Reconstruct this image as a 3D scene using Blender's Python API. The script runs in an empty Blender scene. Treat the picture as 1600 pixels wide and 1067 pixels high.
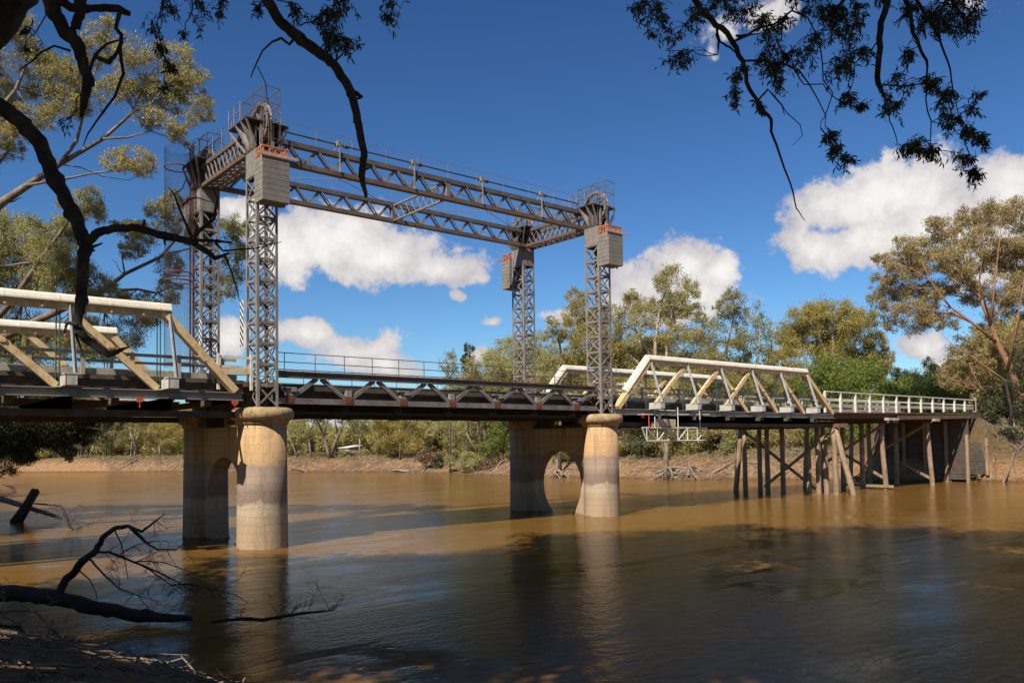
import bpy, math, random
import numpy as np
from mathutils import Vector, Matrix
scene = bpy.context.scene
COL = scene.collection
R = math.radians
# ---------------------------------------------------------------- camera basis (fixed numbers, metres)
F_, CX_, CY_, YAW, PITCH, ROLL = 1291.94, 798.85, 644.92, .8763, .0394, -.0141
CAM = np.array([-16.986, -39.986, 4.8955])
_r0 = np.array([math.sin(YAW), -math.cos(YAW), 0.]); _f0 = np.array([math.cos(YAW), math.sin(YAW), 0.]); _u0 = np.array([0, 0, 1.])
FW = _f0*math.cos(PITCH)+_u0*math.sin(PITCH); _U = -_f0*math.sin(PITCH)+_u0*math.cos(PITCH)
RT = _r0*math.cos(ROLL)+_U*math.sin(ROLL); UP = -_r0*math.sin(ROLL)+_U*math.cos(ROLL)
def at(u, v, d):
    """world point seen at photo pixel (u, v), d metres deep"""
    return CAM+d*(FW+RT*(u-CX_)/F_+UP*(CY_-v)/F_)
def direction(u, v):
    d = FW+RT*(u-CX_)/F_+UP*(CY_-v)/F_
    return d/np.linalg.norm(d)

# ---------------------------------------------------------------- mesh helpers
class MB:
    def __init__(s): s.v = []; s.f = []; s.n = 0; s.m = []; s.mi = 0
    def add(s, v, f):
        b = s.n
        v = [tuple(map(float, p)) for p in v]
        s.v += v; s.n += len(v)
        s.f += [tuple(i+b for i in q) for q in f]; s.m += [s.mi]*len(f)
    def hexa(s, c):
        s.add(c, [(0, 3, 2, 1), (4, 5, 6, 7), (0, 1, 5, 4), (1, 2, 6, 5), (2, 3, 7, 6), (3, 0, 4, 7)])
    def box(s, x0, x1, y0, y1, z0, z1):
        s.hexa([(x0, y0, z0), (x1, y0, z0), (x1, y1, z0), (x0, y1, z0), (x0, y0, z1), (x1, y0, z1), (x1, y1, z1), (x0, y1, z1)])
    def beam(s, a, b, w, h, up=(0, 0, 1)):
        a = Vector(a); b = Vector(b); d = (b-a).normalized(); u = Vector(up)
        sd = d.cross(u)
        if sd.length < 1e-4: sd = d.cross(Vector((1, 0, 0)))
        sd.normalize(); u = sd.cross(d)
        sd = sd*w/2; u = u*h/2
        s.hexa([a-sd-u, a+sd-u, b+sd-u, b-sd-u, a-sd+u, a+sd+u, b+sd+u, b-sd+u])
    def ibeam(s, a, b, w, h, t=.03, up=(0, 0, 1)):
        a = Vector(a); b = Vector(b); d = (b-a).normalized(); u = Vector(up)
        sd = d.cross(u).normalized(); u = sd.cross(d)
        o = u*(h/2-t/2)
        s.beam(a+o, b+o, w, t, up); s.beam(a-o, b-o, w, t, up); s.beam(a, b, t, h-2*t, up)
    def tube(s, pts, rad, n=6, caps=True):
        pts = [Vector(p) for p in pts]; k = len(pts)
        if not hasattr(rad, '__len__'): rad = [rad]*k
        rows = []; nrm = None
        for i in range(k):
            t = (pts[min(i+1, k-1)]-pts[max(i-1, 0)])
            if t.length < 1e-9: t = Vector((0, 0, 1))
            t.normalize()
            if nrm is None:
                nrm = t.orthogonal().normalized()
            else:
                nrm = (nrm-t*nrm.dot(t))
                if nrm.length < 1e-6: nrm = t.orthogonal()
                nrm.normalize()
            bi = t.cross(nrm)
            rows.append([pts[i]+(nrm*math.cos(2*math.pi*j/n)+bi*math.sin(2*math.pi*j/n))*rad[i] for j in range(n)])
        v = [p for r in rows for p in r]
        f = [(i*n+j, i*n+(j+1) % n, (i+1)*n+(j+1) % n, (i+1)*n+j) for i in range(k-1) for j in range(n)]
        if caps: f += [tuple(range(n))[::-1], tuple((k-1)*n+j for j in range(n))]
        s.add(v, f)
    def lathe(s, prof, cx=0, cy=0, n=40):
        v = [(cx+r*math.cos(2*math.pi*j/n), cy+r*math.sin(2*math.pi*j/n), z) for r, z in prof for j in range(n)]
        k = len(prof)
        f = [(i*n+j, i*n+(j+1) % n, (i+1)*n+(j+1) % n, (i+1)*n+j) for i in range(k-1) for j in range(n)]
        f += [tuple(range(n))[::-1], tuple((k-1)*n+j for j in range(n))]
        s.add(v, f)
    def disc_ring(s, c, r, t, axis, n=24):
        """thin hoop"""
        c = Vector(c); ax = Vector(axis).normalized(); a = ax.orthogonal().normalized(); b = ax.cross(a)
        s.tube([c+(a*math.cos(2*math.pi*i/n)+b*math.sin(2*math.pi*i/n))*r for i in range(n+1)], t, 5, False)

def wloc(o):
    p = Vector((0, 0, 0))
    while o is not None: p += o.location; o = o.parent
    return p
def link(o, parent=None):
    COL.objects.link(o)
    if parent is not None: o.parent = parent
    return o
def build(name, mb, mat, parent=None, smooth=False, loc=None):
    """mesh coordinates are world coordinates while building"""
    me = bpy.data.meshes.new(name)
    base = wloc(parent) if parent is not None else Vector(loc or (0, 0, 0))
    co = np.array(mb.v, dtype=float).reshape(-1, 3)-np.array(base)
    me.from_pydata(co.tolist(), [], mb.f)
    for m in (mat if isinstance(mat, (list, tuple)) else [mat]): me.materials.append(m)
    if isinstance(mat, (list, tuple)): me.polygons.foreach_set('material_index', mb.m)
    if smooth: me.polygons.foreach_set('use_smooth', [True]*len(me.polygons))
    me.update()
    o = bpy.data.objects.new(name, me)
    if parent is None: o.location = base
    return link(o, parent)
def tag(o, label=None, cat=None, group=None, kind=None):
    if label: o['label'] = label
    if cat: o['category'] = cat
    if group: o['group'] = group
    if kind: o['kind'] = kind
    return o
def thing(name, label, cat, loc=(0, 0, 0), group=None):
    o = bpy.data.objects.new(name, None); o.empty_display_size = .3
    o.location = loc
    return tag(link(o), label, cat, group)
def copy_thing(src, label, loc, rz=0., scale=1., group=None):
    r = src.copy(); COL.objects.link(r); r.location = loc; r.rotation_euler = (0, 0, rz)
    r.scale = (scale,)*3 if not hasattr(scale, '__len__') else scale
    r['label'] = label
    if group: r['group'] = group
    for ch in list(src.children):
        c = ch.copy(); COL.objects.link(c); c.parent = r
        for g in list(ch.children):
            d = g.copy(); COL.objects.link(d); d.parent = c
    return r

# ---------------------------------------------------------------- materials
def new_mat(name):
    m = bpy.data.materials.new(name); m.use_nodes = True
    nt = m.node_tree; b = nt.nodes['Principled BSDF']
    return m, nt, b
def N(nt, t, **kw):
    n = nt.nodes.new(t)
    for k, v in kw.items():
        if k.startswith('i_'): n.inputs[k[2:].replace('_', ' ')].default_value = v
        else: setattr(n, k, v)
    return n
def ramp(nt, fac, stops):
    r = nt.nodes.new('ShaderNodeValToRGB'); e = r.color_ramp.elements
    while len(e) > 1: e.remove(e[-1])
    for i, (p, c) in enumerate(stops):
        x = e[0] if i == 0 else e.new(p)
        x.position = p; x.color = (*c, 1) if len(c) == 3 else c
    nt.links.new(fac, r.inputs[0]); return r.outputs[0]
def noise(nt, scale, detail=5, rough=.6, coord='Object', sc=(1, 1, 1)):
    tc = N(nt, 'ShaderNodeTexCoord'); mp = N(nt, 'ShaderNodeMapping'); mp.inputs['Scale'].default_value = sc
    nt.links.new(tc.outputs[coord], mp.inputs[0])
    n = N(nt, 'ShaderNodeTexNoise'); n.inputs['Scale'].default_value = scale; n.inputs['Detail'].default_value = detail; n.inputs['Roughness'].default_value = rough
    nt.links.new(mp.outputs[0], n.inputs['Vector']); return n.outputs['Fac']
def mixc(nt, fac, a, b, mode='MIX'):
    m = N(nt, 'ShaderNodeMix', data_type='RGBA', blend_type=mode)
    for i, x in ((0, fac), (6, a), (7, b)):
        if hasattr(x, 'links') or hasattr(x, 'is_linked'): nt.links.new(x, m.inputs[i])
        else: m.inputs[i].default_value = x if i == 0 else (*x, 1)
    return m.outputs[2]
def bump(nt, h, b, strength=.3, dist=.02):
    bp = N(nt, 'ShaderNodeBump'); bp.inputs['Strength'].default_value = strength; bp.inputs['Distance'].default_value = dist
    nt.links.new(h, bp.inputs['Height']); nt.links.new(bp.outputs[0], b.inputs['Normal'])
def weathered(name, c1, c2, c3, rough=.7, scale=2.5, stain=(.06, .04, .03), stain_amt=.5, streak=(1, 1, 1), metal=0, bmp=.15, bdist=.01):
    """base colour varied by two noises with stains; streak stretches the stains"""
    m, nt, b = new_mat(name)
    n1 = noise(nt, scale, 6, .65); n2 = noise(nt, scale*2.3, 8, .7, 'Object', streak); n3 = noise(nt, scale*14, 3, .6)
    base = ramp(nt, n1, [(.3, c1), (.5, c2), (.72, c3)])
    msk = ramp(nt, n2, [(.5, (0, 0, 0)), (.68, (stain_amt,)*3)])
    col = mixc(nt, msk, base, stain)
    fine = ramp(nt, n3, [(.3, (.82,)*3), (.7, (1.1,)*3)])
    col = mixc(nt, 1., col, fine, 'MULTIPLY')
    nt.links.new(col, b.inputs['Base Color']); b.inputs['Roughness'].default_value = rough; b.inputs['Metallic'].default_value = metal
    bump(nt, n3, b, bmp, bdist)
    return m
M = {}
M['steel'] = weathered('grey_brown_painted_steel', (.17, .155, .146), (.24, .222, .208), (.31, .287, .265), .6, 1.6, (.13, .055, .025), .55, (1, 1, .25))
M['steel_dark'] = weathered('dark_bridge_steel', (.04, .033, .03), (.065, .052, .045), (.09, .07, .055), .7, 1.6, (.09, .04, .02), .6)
M['steel_lift'] = weathered('grey_lift_span_steel', (.12, .105, .1), (.19, .17, .16), (.25, .225, .21), .6, 1.2, (.14, .055, .03), .75, (.4, 1, 1))
M['rust'] = weathered('red_rust_steel', (.13, .035, .018), (.2, .06, .03), (.26, .1, .055), .85, 3, (.07, .03, .02), .5)
M['orange'] = weathered('orange_primer_steel', (.38, .13, .055), (.5, .19, .085), (.58, .26, .13), .7, 3, (.3, .09, .03), .5)
M['redspot'] = weathered('bright_red_primer', (.5, .06, .025), (.6, .09, .035), (.62, .14, .06), .6, 3)
M['white_metal'] = weathered('white_sheet_cover', (.7, .64, .53), (.8, .75, .65), (.84, .81, .74), .5, 1.1, (.42, .32, .2), .5, (.5, 1, 3), bmp=.05)
M['white_paint'] = weathered('white_painted_timber', (.58, .54, .46), (.72, .69, .62), (.78, .76, .7), .6, 2.5, (.3, .24, .17), .6)
M['cream'] = weathered('cream_painted_timber', (.62, .42, .2), (.76, .55, .3), (.8, .63, .4), .65, 2.2, (.26, .15, .07), .65, (1, 1, .6))
M['post_blue'] = weathered('pale_blue_grey_steel', (.3, .33, .35), (.38, .41, .43), (.46, .49, .5), .5, 2, (.2, .14, .09), .4, (1, 1, .3))
M['chord_grey'] = weathered('grey_steel_chord', (.2, .185, .175), (.27, .25, .24), (.33, .31, .3), .55, 1, (.16, .1, .07), .4, (.3, 1, 1))
M['box_grey'] = weathered('pale_grey_girder_end', (.4, .4, .37), (.5, .5, .47), (.58, .57, .54), .55, 2, (.2, .16, .12), .5, (1, 1, .3))
M['green_rod'] = weathered('dark_green_rod', (.02, .05, .03), (.03, .075, .045), (.05, .1, .06), .5, 4)
M['deck'] = weathered('dark_deck_timber', (.06, .045, .035), (.09, .07, .055), (.13, .1, .08), .85, 2, (.03, .02, .015), .6)
M['stringer'] = weathered('red_brown_stringer_timber', (.1, .055, .04), (.14, .08, .055), (.18, .11, .08), .85, 1.5, (.04, .025, .02), .6, (.3, 1, 1))
M['grey_timber'] = weathered('weathered_grey_rail_timber', (.3, .26, .21), (.4, .36, .3), (.5, .45, .38), .8, 2, (.16, .12, .09), .5, (.3, 1, 2))
M['pile'] = weathered('weathered_pile_timber', (.2, .135, .085), (.31, .22, .145), (.4, .3, .21), .9, 1.3, (.09, .06, .04), .7, (3, 3, .35), bmp=.5)
M['log'] = weathered('wet_dark_dead_wood', (.02, .014, .01), (.042, .03, .021), (.08, .06, .043), .8, 3, (.012, .009, .006), .6, bmp=.8, bdist=.05)
M['log_pale'] = weathered('bleached_dead_wood', (.22, .16, .11), (.3, .23, .17), (.4, .33, .26), .85, 3, (.1, .07, .05), .5)
M['concrete_grey'] = weathered('cast_counterweight_concrete', (.17, .155, .14), (.225, .207, .19), (.28, .26, .237), .85, 1.5, (.16, .13, .1), .45, (1, 1, .25))
M['roof_white'] = weathered('white_sheet_roof', (.7, .7, .68), (.78, .78, .76), (.8, .8, .8), .5, 1)
M['mesh_wire'] = weathered('thin_rusty_wire', (.09, .065, .055), (.13, .1, .09), (.17, .14, .13), .6, 3)
M['wood_plank'] = weathered('pale_plank', (.5, .38, .24), (.58, .46, .31), (.62, .52, .38), .8, 2)
M['hazard_white'] = weathered('white_sign_paint', (.7, .7, .68), (.76, .76, .74), (.8, .8, .8), .4, 2)
M['hazard_black'] = weathered('black_sign_paint', (.02, .02, .02), (.025, .025, .025), (.035, .035, .035), .4, 2)

def pier_mat():
    m, nt, b = new_mat('banded_pier_concrete')
    tc = N(nt, 'ShaderNodeTexCoord'); sep = N(nt, 'ShaderNodeSeparateXYZ'); nt.links.new(tc.outputs['Object'], sep.inputs[0])
    nz = noise(nt, 1.1, 9, .66, 'Object', (1, 1, .8)); ad = N(nt, 'ShaderNodeMath', operation='MULTIPLY_ADD'); nt.links.new(nz, ad.inputs[0]); ad.inputs[1].default_value = 1.25; nt.links.new(sep.outputs[2], ad.inputs[2])
    dv = N(nt, 'ShaderNodeMath', operation='DIVIDE'); nt.links.new(ad.outputs[0], dv.inputs[0]); dv.inputs[1].default_value = 8.
    base = ramp(nt, dv.outputs[0], [(.0, (.16, .12, .075)), (.055, (.2, .15, .095)), (.085, (.4, .295, .195)), (.25, (.4, .3, .205)), (.3, (.46, .37, .27)), (.345, (.44, .35, .255)), (.36, (.255, .185, .145)), (.43, (.24, .175, .145)), (.5, (.34, .25, .195)), (.585, (.3, .21, .165)), (.61, (.47, .3, .15)), (.75, (.52, .33, .165)), (.8, (.56, .38, .2)), (1, (.48, .33, .2))])
    st = noise(nt, 1.9, 7, .68, 'Object', (1, 1, .14)); msk = ramp(nt, st, [(.5, (0, 0, 0)), (.68, (.6, .6, .6))])
    c = mixc(nt, msk, base, (.17, .115, .075))
    sp = noise(nt, 9, 8, .75, 'Object', (1, 1, 1.6)); f = ramp(nt, sp, [(.28, (.6,)*3), (.46, (.95,)*3), (.72, (1.2,)*3)])
    c = mixc(nt, 1., c, f, 'MULTIPLY')
    wv = N(nt, 'ShaderNodeTexWave', wave_type='BANDS', bands_direction='Z'); wv.inputs['Scale'].default_value = .8; wv.inputs['Distortion'].default_value = 1.2; wv.inputs['Detail'].default_value = 3
    nt.links.new(tc.outputs['Object'], wv.inputs['Vector'])
    ln = ramp(nt, wv.outputs['Fac'], [(.0, (.8,)*3), (.03, (1,)*3)])
    c = mixc(nt, 1., c, ln, 'MULTIPLY')
    dr = noise(nt, 2.6, 6, .7, 'Object', (1, 1, .07)); top = ramp(nt, dv.outputs[0], [(.55, (0, 0, 0)), (.9, (1, 1, 1))])
    dm = mixc(nt, 1., ramp(nt, dr, [(.52, (0, 0, 0)), (.62, (.85, .85, .85))]), top, 'MULTIPLY'); c = mixc(nt, dm, c, (.12, .075, .045))
    nt.links.new(c, b.inputs['Base Color']); b.inputs['Roughness'].default_value = .9
    bump(nt, sp, b, .8, .04)
    return m
M['pier'] = pier_mat()
M['pier_cap'] = weathered('stained_pier_cap_concrete', (.3, .2, .11), (.42, .29, .165), (.48, .35, .21), .9, 1.6, (.05, .03, .022), .9, (1, 1, .5), bmp=.4)

def leaf_mat(name, c1, c2, c3, trans=.46):
    m, nt, b = new_mat(name)
    g = N(nt, 'ShaderNodeNewGeometry'); oi = N(nt, 'ShaderNodeObjectInfo')
    n = noise(nt, .45, 3, .5)
    a = N(nt, 'ShaderNodeMath', operation='MULTIPLY_ADD'); nt.links.new(g.outputs['Random Per Island'], a.inputs[0]); a.inputs[1].default_value = .55; nt.links.new(n, a.inputs[2])
    a2 = N(nt, 'ShaderNodeMath', operation='MULTIPLY_ADD'); nt.links.new(oi.outputs['Random'], a2.inputs[0]); a2.inputs[1].default_value = .22; nt.links.new(a.outputs[0], a2.inputs[2])
    c = ramp(nt, a2.outputs[0], [(.45, c1), (.85, c2), (1.15, c3)])
    nt.links.new(c, b.inputs['Base Color']); b.inputs['Roughness'].default_value = .42; b.inputs['Specular IOR Level'].default_value = .45
    tr = N(nt, 'ShaderNodeBsdfTranslucent'); nt.links.new(c, tr.inputs[0])
    mx = N(nt, 'ShaderNodeMixShader'); mx.inputs[0].default_value = trans
    nt.links.new(b.outputs[0], mx.inputs[1]); nt.links.new(tr.outputs[0], mx.inputs[2])
    nt.links.new(mx.outputs[0], nt.nodes['Material Output'].inputs[0])
    return m
M['leaf_olive'] = leaf_mat('olive_gum_leaves', (0.183, 0.175, 0.058), (0.340, 0.307, 0.104), (0.495, 0.429, 0.167))
M['leaf_grey'] = leaf_mat('grey_green_gum_leaves', (0.183, 0.189, 0.079), (0.332, 0.325, 0.139), (0.459, 0.438, 0.198))
M['leaf_gold'] = leaf_mat('golden_olive_gum_leaves', (0.230, 0.201, 0.054), (0.404, 0.344, 0.095), (0.570, 0.469, 0.150))
M['leaf_green'] = leaf_mat('fresh_green_leaves', (.1, .138, .026), (.175, .225, .042), (.24, .29, .062), .4)
M['leaf_dark'] = leaf_mat('dark_green_and_shade_leaves', (0.030, 0.040, 0.016), (0.050, 0.060, 0.022), (0.080, 0.085, 0.030), .25)  # on the overhanging gums this dark colour stands in for silhouette shade
M['leaf_brown'] = leaf_mat('dead_red_brown_leaves', (0.110, 0.060, 0.035), (0.180, 0.100, 0.060), (0.240, 0.140, 0.090), .2)
M['leaf_mid'] = leaf_mat('mid_green_gum_leaves', (.06, .065, .028), (.1, .105, .04), (.15, .15, .06), .35)  # darker leaf green for the tree below the red gum
def bark(name, c1, c2, c3, sc=1.1, bd=.015):
    return weathered(name, c1, c2, c3, .85, sc, tuple(x*.4 for x in c1), .6, (2, 2, .4), bmp=.7, bdist=bd)
M['bark_pale'] = bark('pale_cream_gum_bark', (.3, .25, .19), (.42, .36, .29), (.52, .46, .38))
M['bark_grey'] = bark('grey_brown_gum_bark', (.13, .1, .075), (.2, .16, .12), (.29, .24, .19))
M['bark_red'] = bark('red_brown_gum_bark', (.2, .095, .05), (.3, .15, .08), (.38, .23, .14))
M['bark_black'] = bark('black_shaded_gum_bark', (.013, .009, .007), (.036, .026, .019), (.1, .074, .055), 3.5, .06)  # limbs' silhouette shade is in the black; the palest tone paints lit bark
# ================================================================ BRIDGE
L, W, A, B, ZP = 24.326, 7.962, .558, .687, 6.96
# ---------------------------------------------------------------- concrete piers
def pier(x, label):
    t = thing('concrete_pier', label, 'pier', (x, W/2, 0))
    for y in (0, W):
        s = MB(); s.lathe([(1.27, -2.5), (1.25, 0), (1.22, 2.5), (1.2, 6.1)], x, y, 56)
        build('pier_shaft', s, M['pier'], t, True)
        c = MB(); pr = [(1.2, 6.1), (1.27, 6.13), (1.3, 6.16), (1.3, 6.3), (1.33, 6.32)]
        pr += [(1.33+.235*math.sin(q), 6.62-.3*math.cos(q)) for q in np.linspace(.25, math.pi-.25, 9)]+[(1.3, 6.95), (.6, 6.96)]
        c.lathe(pr, x, y, 56); build('pier_cap', c, M['pier_cap'], t, True)
    # curved arch web between the two shafts
    w = MB(); th = .46; n = 44; zt = 6.08; yc = W/2
    top = []; hole = []
    for i in range(n+1):
        q = math.pi+math.pi*i/n*-1          # from -Y side over the top to +Y side
        hole.append((yc+2.46*math.cos(q), 2.08+2.42*math.sin(q)))
    low = [(yc-2.46*math.cos(q), 2.08-2.6*math.sin(q)) for q in np.linspace(0, 1.25, 14)]
    lowR = [(yc+2.46*math.cos(q), 2.08-2.6*math.sin(q)) for q in np.linspace(0, 1.25, 14)]
    inner = low[::-1]+hole[1:-1]+lowR
    outer = []
    for (y, z) in inner:
        if z < 2.3: outer.append((.6 if y < yc else W-.6, z))
        else:
            f = (y-(yc-2.46))/4.92
            outer.append((.6+f*(W-1.2), zt))
    for k, sx in ((0, -1), (1, 1)):
        pass
    v = []
    for sx in (-1, 1):
        v += [(x+sx*th, y, z) for y, z in inner]; v += [(x+sx*th, y, z) for y, z in outer]
    m = len(inner); f = []
    for i in range(m-1):
        f.append((i, i+1, m+i+1, m+i)); f.append((2*m+i, 3*m+i, 3*m+i+1, 2*m+i+1))
        f.append((i, 2*m+i, 2*m+i+1, i+1)); f.append((m+i, m+i+1, 3*m+i+1, 3*m+i))
    w.add(v, f); build('arch_web', w, M['pier'], t)
    return t
pier(0, 'banded concrete pier with two round columns at the left end of the lift span')
pier(L, 'concrete river pier with open oval arch between its columns beside the hanging scaffold')

# ---------------------------------------------------------------- lift towers
ZT, ZH = 18.6, 19.9          # lattice top, head plate top
def tower_proto(label):
    t = thing('lift_tower', label, 'lift tower', (0, 0, ZP), 'steel lattice lift towers')
    for sx in (-1, 1):
        for sy in (-1, 1):
            m = MB(); x, y = sx*A, sy*B
            m.box(min(x, x-sx*.14), max(x, x-sx*.14), min(y, y-sy*.022), max(y, y-sy*.022), ZP, ZH)
            m.box(min(x, x-sx*.022), max(x, x-sx*.022), min(y-sy*.024, y-sy*.16), max(y-sy*.024, y-sy*.16), ZP, ZH)
            m.box(x-sx*.1-.16, x-sx*.1+.16, y-sy*.1-.16, y-sy*.1+.16, ZP+.003, ZP+.04)
            build('leg', m, M['steel'], t)
    npan = 11; hz = (ZT-ZP-.05)/npan
    for nm, (ax, s) in {'a': ('y', -1), 'b': ('y', 1), 'c': ('x', -1), 'd': ('x', 1)}.items():
        m = MB()
        for k in range(npan+1):
            z0 = ZP+.05+k*hz
            def P(q, z, off):
                return (q*(A-.12), s*(B-off), z) if ax == 'y' else (s*(A-off), q*(B-.13), z)
            if k > 0: m.beam(P(-1, z0, .04), P(1, z0, .04), .03, .13)
            if k < npan:
                u = (0, 0, 1)
                m.beam(P(-1.05, z0+.05, .035), P(1.05, z0+hz-.06, .035), .018, .085)
                m.beam(P(1.05, z0+.05, .058), P(-1.05, z0+hz-.06, .058), .018, .085)
        build('lattice_face', m, M['steel'], t)
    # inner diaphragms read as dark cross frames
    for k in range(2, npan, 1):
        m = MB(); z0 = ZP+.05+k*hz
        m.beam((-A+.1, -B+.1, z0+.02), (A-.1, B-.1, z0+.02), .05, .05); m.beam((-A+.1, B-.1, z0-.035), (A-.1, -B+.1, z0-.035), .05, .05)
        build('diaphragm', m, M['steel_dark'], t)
    # head plates
    m = MB()
    m.box(-A-.012, -A-.002, -B+.03, B-.03, ZT, ZH); m.box(A+.002, A+.012, -B+.03, B-.03, ZT, ZH)
    m.box(-A+.03, A-.03, -B-.012, -B-.002, ZT, ZH); m.box(-A+.03, A-.03, B+.002, B+.012, ZT, ZH)
    for sx in (-1, 1):
        for yy in np.linspace(-B+.08, B-.08, 2):
            for zz in np.arange(ZT+.08, ZH, .12): m.box(sx*(A+.02)-.012, sx*(A+.02)+.012, yy-.012, yy+.012, zz-.012, zz+.012)
    build('head_plate', m, M['steel'], t)
    # hopper bracket with ribs up to the platform
    zc = 21.3
    m = MB()
    m.box(-A-.01, -A+.01, -B+.02, B, ZH+.003, zc); m.box(A-.01, A+.01, -B+.02, B, ZH+.003, zc); m.box(-A+.012, A-.012, B-.02, B, ZH+.003, zc)
    build('head_box', m, M['steel_dark'], t)  # darker steel colour stands in for the shade under the platform
    for sx in (-1, 1):
        for yy, yt in ((-B+.02, -.7), (-.22, -.1), (.24, .6), (B-.02, 1.58)):
            a = Vector((sx*(A+.03), yy, ZH+.1)); b2 = Vector((sx*1.1, yt, zc-.02)); c = Vector((sx*(A+.03), yy, ZH+.5))
            m = MB(); m.beam(a, b2, .1, .05, (0, 1, 0))
            m.add([(sx*(A+.02), yy-.008, ZH+.12), (sx*(A+.02), yy-.008, zc-.03), (sx*1.06, yt-.008, zc-.03), (sx*(A+.02), yy+.008, ZH+.12), (sx*(A+.02), yy+.008, zc-.03), (sx*1.06, yt+.008, zc-.03)], [(0, 1, 2), (5, 4, 3), (0, 3, 4, 1), (1, 4, 5, 2), (2, 5, 3, 0)]) if abs(yy) < .5 else None
            build('bracket_rib', m, M['steel'], t)
    m = MB(); m.box(-1.12, 1.12, -.76, -.36, zc+.003, zc+.06); m.box(-1.12, -.22, -.36, 1.66, zc+.003, zc+.06); m.box(.22, 1.12, -.36, 1.66, zc+.003, zc+.06); m.box(-.22, .22, 1.2, 1.66, zc+.003, zc+.06)
    build('platform', m, M['steel_dark'], t)
    # wheel frame posts
    m = MB()
    for sx in (-1, 1):
        m.box(sx*.3-.07, sx*.3+.07, -B-.02, -B+.16, ZH+.0, 21.28)
        m.box(sx*.3-.06, sx*.3+.06, -.12, .12, zc+.062, zc+.32)
        m.beam((sx*.3, -B-.05, 20.0), (sx*.3, -.05, 21.25), .05, .09)
    build('wheel_frame', m, M['steel'], t)
    # sheave in the Y-Z plane
    wh = MB(); n = 40; wz, wy, r = 21.42, .08, 1.1
    prof = [(-.13, r), (-.1, r), (-.06, r-.07), (.06, r-.07), (.1, r), (.13, r), (.13, r-.16), (-.13, r-.16)]
    v = [(px, wy+pr*math.cos(2*math.pi*j/n), wz+pr*math.sin(2*math.pi*j/n)) for px, pr in prof for j in range(n)]
    k = len(prof)
    f = [(i*n+j, ((i+1) % k)*n+j, ((i+1) % k)*n+(j+1) % n, i*n+(j+1) % n) for i in range(k) for j in range(n)]
    wh.add(v, f)
    for j in range(8):
        q = 2*math.pi*j/8+.2
        wh.beam((0, wy+.12*math.cos(q), wz+.12*math.sin(q)), (0, wy+(r-.14)*math.cos(q), wz+(r-.14)*math.sin(q)), .09, .09, (1, 0, 0))
    wh.tube([(-.28, wy, wz), (.28, wy, wz)], .13, 10)
    sw = build('sheave_wheel', wh, M['rust_grey'], t)
    rp = MB()
    for dx in (-.06, .06):
        rp.tube([(dx, wy-r-.005, wz), (dx, wy-r-.005, 19.6)], .028, 5); rp.tube([(dx, wy+r+.005, wz), (dx, wy+r+.005, 20.4)], .028, 5)
    build('hoist_rope', rp, M['mesh_wire'], sw)
    # wire safety cage over the wheel
    c = MB(); x0, x1, y0, y1, z0, z1 = -.42, .42, -1.28, 1.42, zc+.02, 22.92
    tk = .022
    for X in (x0, x1):
        for Y in (y0, .1, y1): c.beam((X, Y, z0 if Y > 0 else 20.35), (X, Y, z1), tk*1.6, tk*1.6)
        for Z in (z0, (z0+z1)/2, z1): c.beam((X, y0, Z), (X, y1, Z), tk*1.5, tk*1.5)
        c.beam((X, y0, 20.35), (X, -B, 20.35), tk, tk)
        for Y in np.arange(y0+.15, y1, .15): c.beam((X, Y, z0), (X, Y, z1), .006, .006)
        for Z in np.arange(z0+.15, z1, .15): c.beam((X, y0, Z), (X, y1, Z), .006, .006)
    for Y in (y0, .1, y1):
        c.beam((x0, Y, z1), (x1, Y, z1), tk*1.5, tk*1.5)
    for Z in (20.35, 21.2, 22.1): c.beam((x0, y0, Z), (x1, y0, Z), tk, tk)
    build('wheel_cage', c, M['mesh_wire'], t)
    # platform hand rail
    h = MB(); zr = zc+.06
    for X in (-1.08, 1.08):
        for Y in (.1, .9, 1.62): h.tube([(X, Y, zr), (X, Y, zr+1.0)], .022, 5)
        for dz in (.5, 1.0): h.tube([(X, .1, zr+dz), (X, 1.62, zr+dz)], .02, 5)
    for dz in (.5, 1.): h.tube([(-1.08, 1.62, zr+dz), (1.08, 1.62, zr+dz)], .02, 5)
    build('platform_rail', h, M['steel'], t)
    return t
M['rust_grey'] = weathered('worn_sheave_iron', (.16, .12, .1), (.24, .19, .165), (.33, .27, .24), .6, 2.5, (.15, .07, .035), .6)
tw = tower_proto('nearest lattice lift tower on the banded pier, left of the picture centre')
copy_thing(tw, 'lattice lift tower above the scaffold with the big arched wheel cage', (L, 0, ZP))
copy_thing(tw, 'rear left lattice lift tower with a round mesh ladder cage beside it', (0, W, ZP), math.pi)
copy_thing(tw, 'rear right lattice lift tower half hidden behind the lift span deck', (L, W, ZP), math.pi)

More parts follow.
